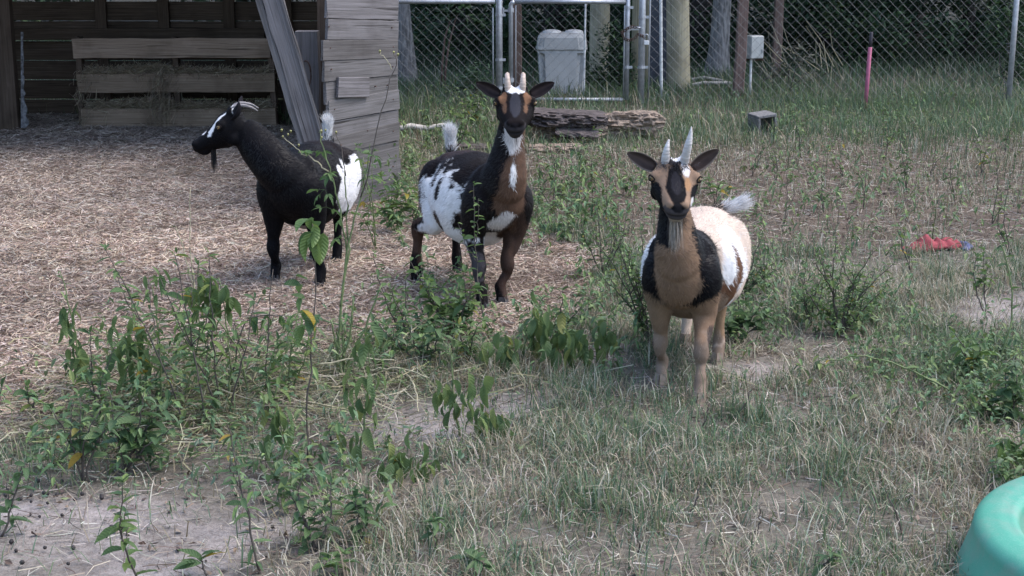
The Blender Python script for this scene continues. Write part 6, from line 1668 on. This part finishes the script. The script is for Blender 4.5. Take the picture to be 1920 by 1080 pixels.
P = p.stem([Z3, p.px(1898, 590), p.px(1890, 500), p.px(1868, 440)], .004, .0015, 'stem_green'); p.along(P, 9, .35, 1, (.04, .06), 'broad', 'flat', 'leaf')
upright('weed with lobed leaves standing right of the red cloth', (1850, 600), [(1845, 470), (1830, 480)], 9, (.04, .06), 'broad', 'leaf', t0=.5)
upright('tuft of broad grass leaves by the rim of the green tub', (1900, 900), [(1880, 855), (1910, 850)], 8, (.06, .09), 'lance', 'leaf', t0=.1, el=(.2, 1.1))
upright('thin weed with three reddish leaves before the green tub', (1862, 1095), [(1838, 1020), (1868, 1030)], 4, (.04, .06), 'lance', 'wilt_leaf', t0=.5)
upright('small weed in the dry grass left of the green tub', (1555, 1085), [(1560, 1035), (1575, 1040)], 6, (.03, .045), 'broad', 'dark_leaf', t0=.4)
# plants by the shed corner
upright('fresh weed with lobed leaves at the foot of the shed side wall', (705, 470), [(668, 275), (700, 285), (690, 390)], 8, (.05, .08), 'tri', 'leaf', t0=.35, stem='stem_green')
upright('leafy weed clump at the shed corner left of the spotted goat', (740, 440), [(715, 330), (745, 345), (770, 320), (780, 370), (730, 380)], 13, (.05, .08), 'broad', 'leaf', t0=.2, stem='stem_green', name='bush', cat='bush')
upright('low weed clump between the shed corner and the goat rump', (775, 420), [(760, 375), (790, 360), (800, 390)], 10, (.04, .07), 'lance', 'leaf', t0=.2, name='bush', cat='bush')
upright('pale yellow green arching weed right of the shed corner', (790, 330), [(745, 290), (765, 262), (800, 275)], 7, (.05, .08), 'lance', 'wilt_leaf', t0=.3, stem='stem_pale')
upright('tall leafy weed behind the spotted goat back near the stick', (855, 290), [(845, 205), (868, 195), (880, 215)], 10, (.05, .08), 'broad', 'leaf', t0=.3)
upright('pale leafy weed left of the spotted goat head', (895, 240), [(885, 180), (905, 175), (870, 190)], 9, (.05, .08), 'broad', 'leaf', t0=.3)
# scattered thin weeds in the far half of the yard
WORDS = [(1010, 350, 'right of the spotted goat shoulder'), (1050, 330, 'under the bark log'), (1110, 345, 'below the rotten log'), (1035, 395, 'right of the spotted goat chest'), (1085, 400, 'between the two open bushes and the spotted goat'),
         (1410, 330, 'right of the tan goat ear'), (1455, 345, 'above the fine leaved bush'), (1500, 300, 'below the concrete block'), (1580, 330, 'in the brown litter left of the red cloth'), (1620, 390, 'between the wide bush and the red cloth'),
         (1660, 310, 'under the pink rod'), (1700, 360, 'behind the red cloth'), (1745, 330, 'in the brown litter beyond the red cloth'), (1790, 380, 'right behind the red cloth'), (1840, 330, 'in the brown litter near the leaning steel post'), (1885, 300, 'near the foot of the leaning steel post'),
         (1470, 420, 'left of the wide bush top'), (1545, 400, 'behind the wide bush'), (1860, 420, 'right of the blue cloth end'), (1895, 480, 'at the right edge behind the bare patch'), (1710, 520, 'between the red cloth and the bare patch'), (1440, 560, 'right of the tan goat hind leg')]
for k, (u, v, w_) in enumerate(WORDS):
    sc_ = (v + 150) / 700
    upright(('thin upright weed ' if k % 2 else 'spindly dark weed ') + w_, (u, v), [(u + random.uniform(-22, 22), v - random.uniform(60, 120) * sc_ * 1.4), (u + random.uniform(-30, 30), v - random.uniform(40, 80) * sc_ * 1.4)], 6 + k % 4, (.03, .055), ('lance', 'small', 'broad')[k % 3], ('leaf', 'dark_leaf')[k % 2], t0=.25, r0=.003)
# dark twigs poking from the front grass
for k, (a_, b_) in enumerate((((1318, 800), (1325, 748)), ((1372, 790), (1410, 725)), ((1295, 965), (1310, 890)), ((1195, 1040), (1190, 990)), ((1415, 1000), (1425, 945)), ((1165, 830), (1160, 790)), ((1690, 1000), (1660, 920)))):
    p = Plant('twig', ('bent dark twig by the tan goat front hoof', 'long curved dark twig right of the tan goat front hoof', 'dark leaning twig in the middle of the dry grass', 'dark twig at the bottom of the dry grass', 'curved dark twig in the dry grass below the tan goat', 'short dark twig below the bare soil patch', 'dark forked twig in the grass left of the green tub')[k], *a_, cat='twig')
    p.stem([Z3, p.px((a_[0] + b_[0]) / 2 + 6, (a_[1] + b_[1]) / 2), p.px(*b_)], .0032, .0012)
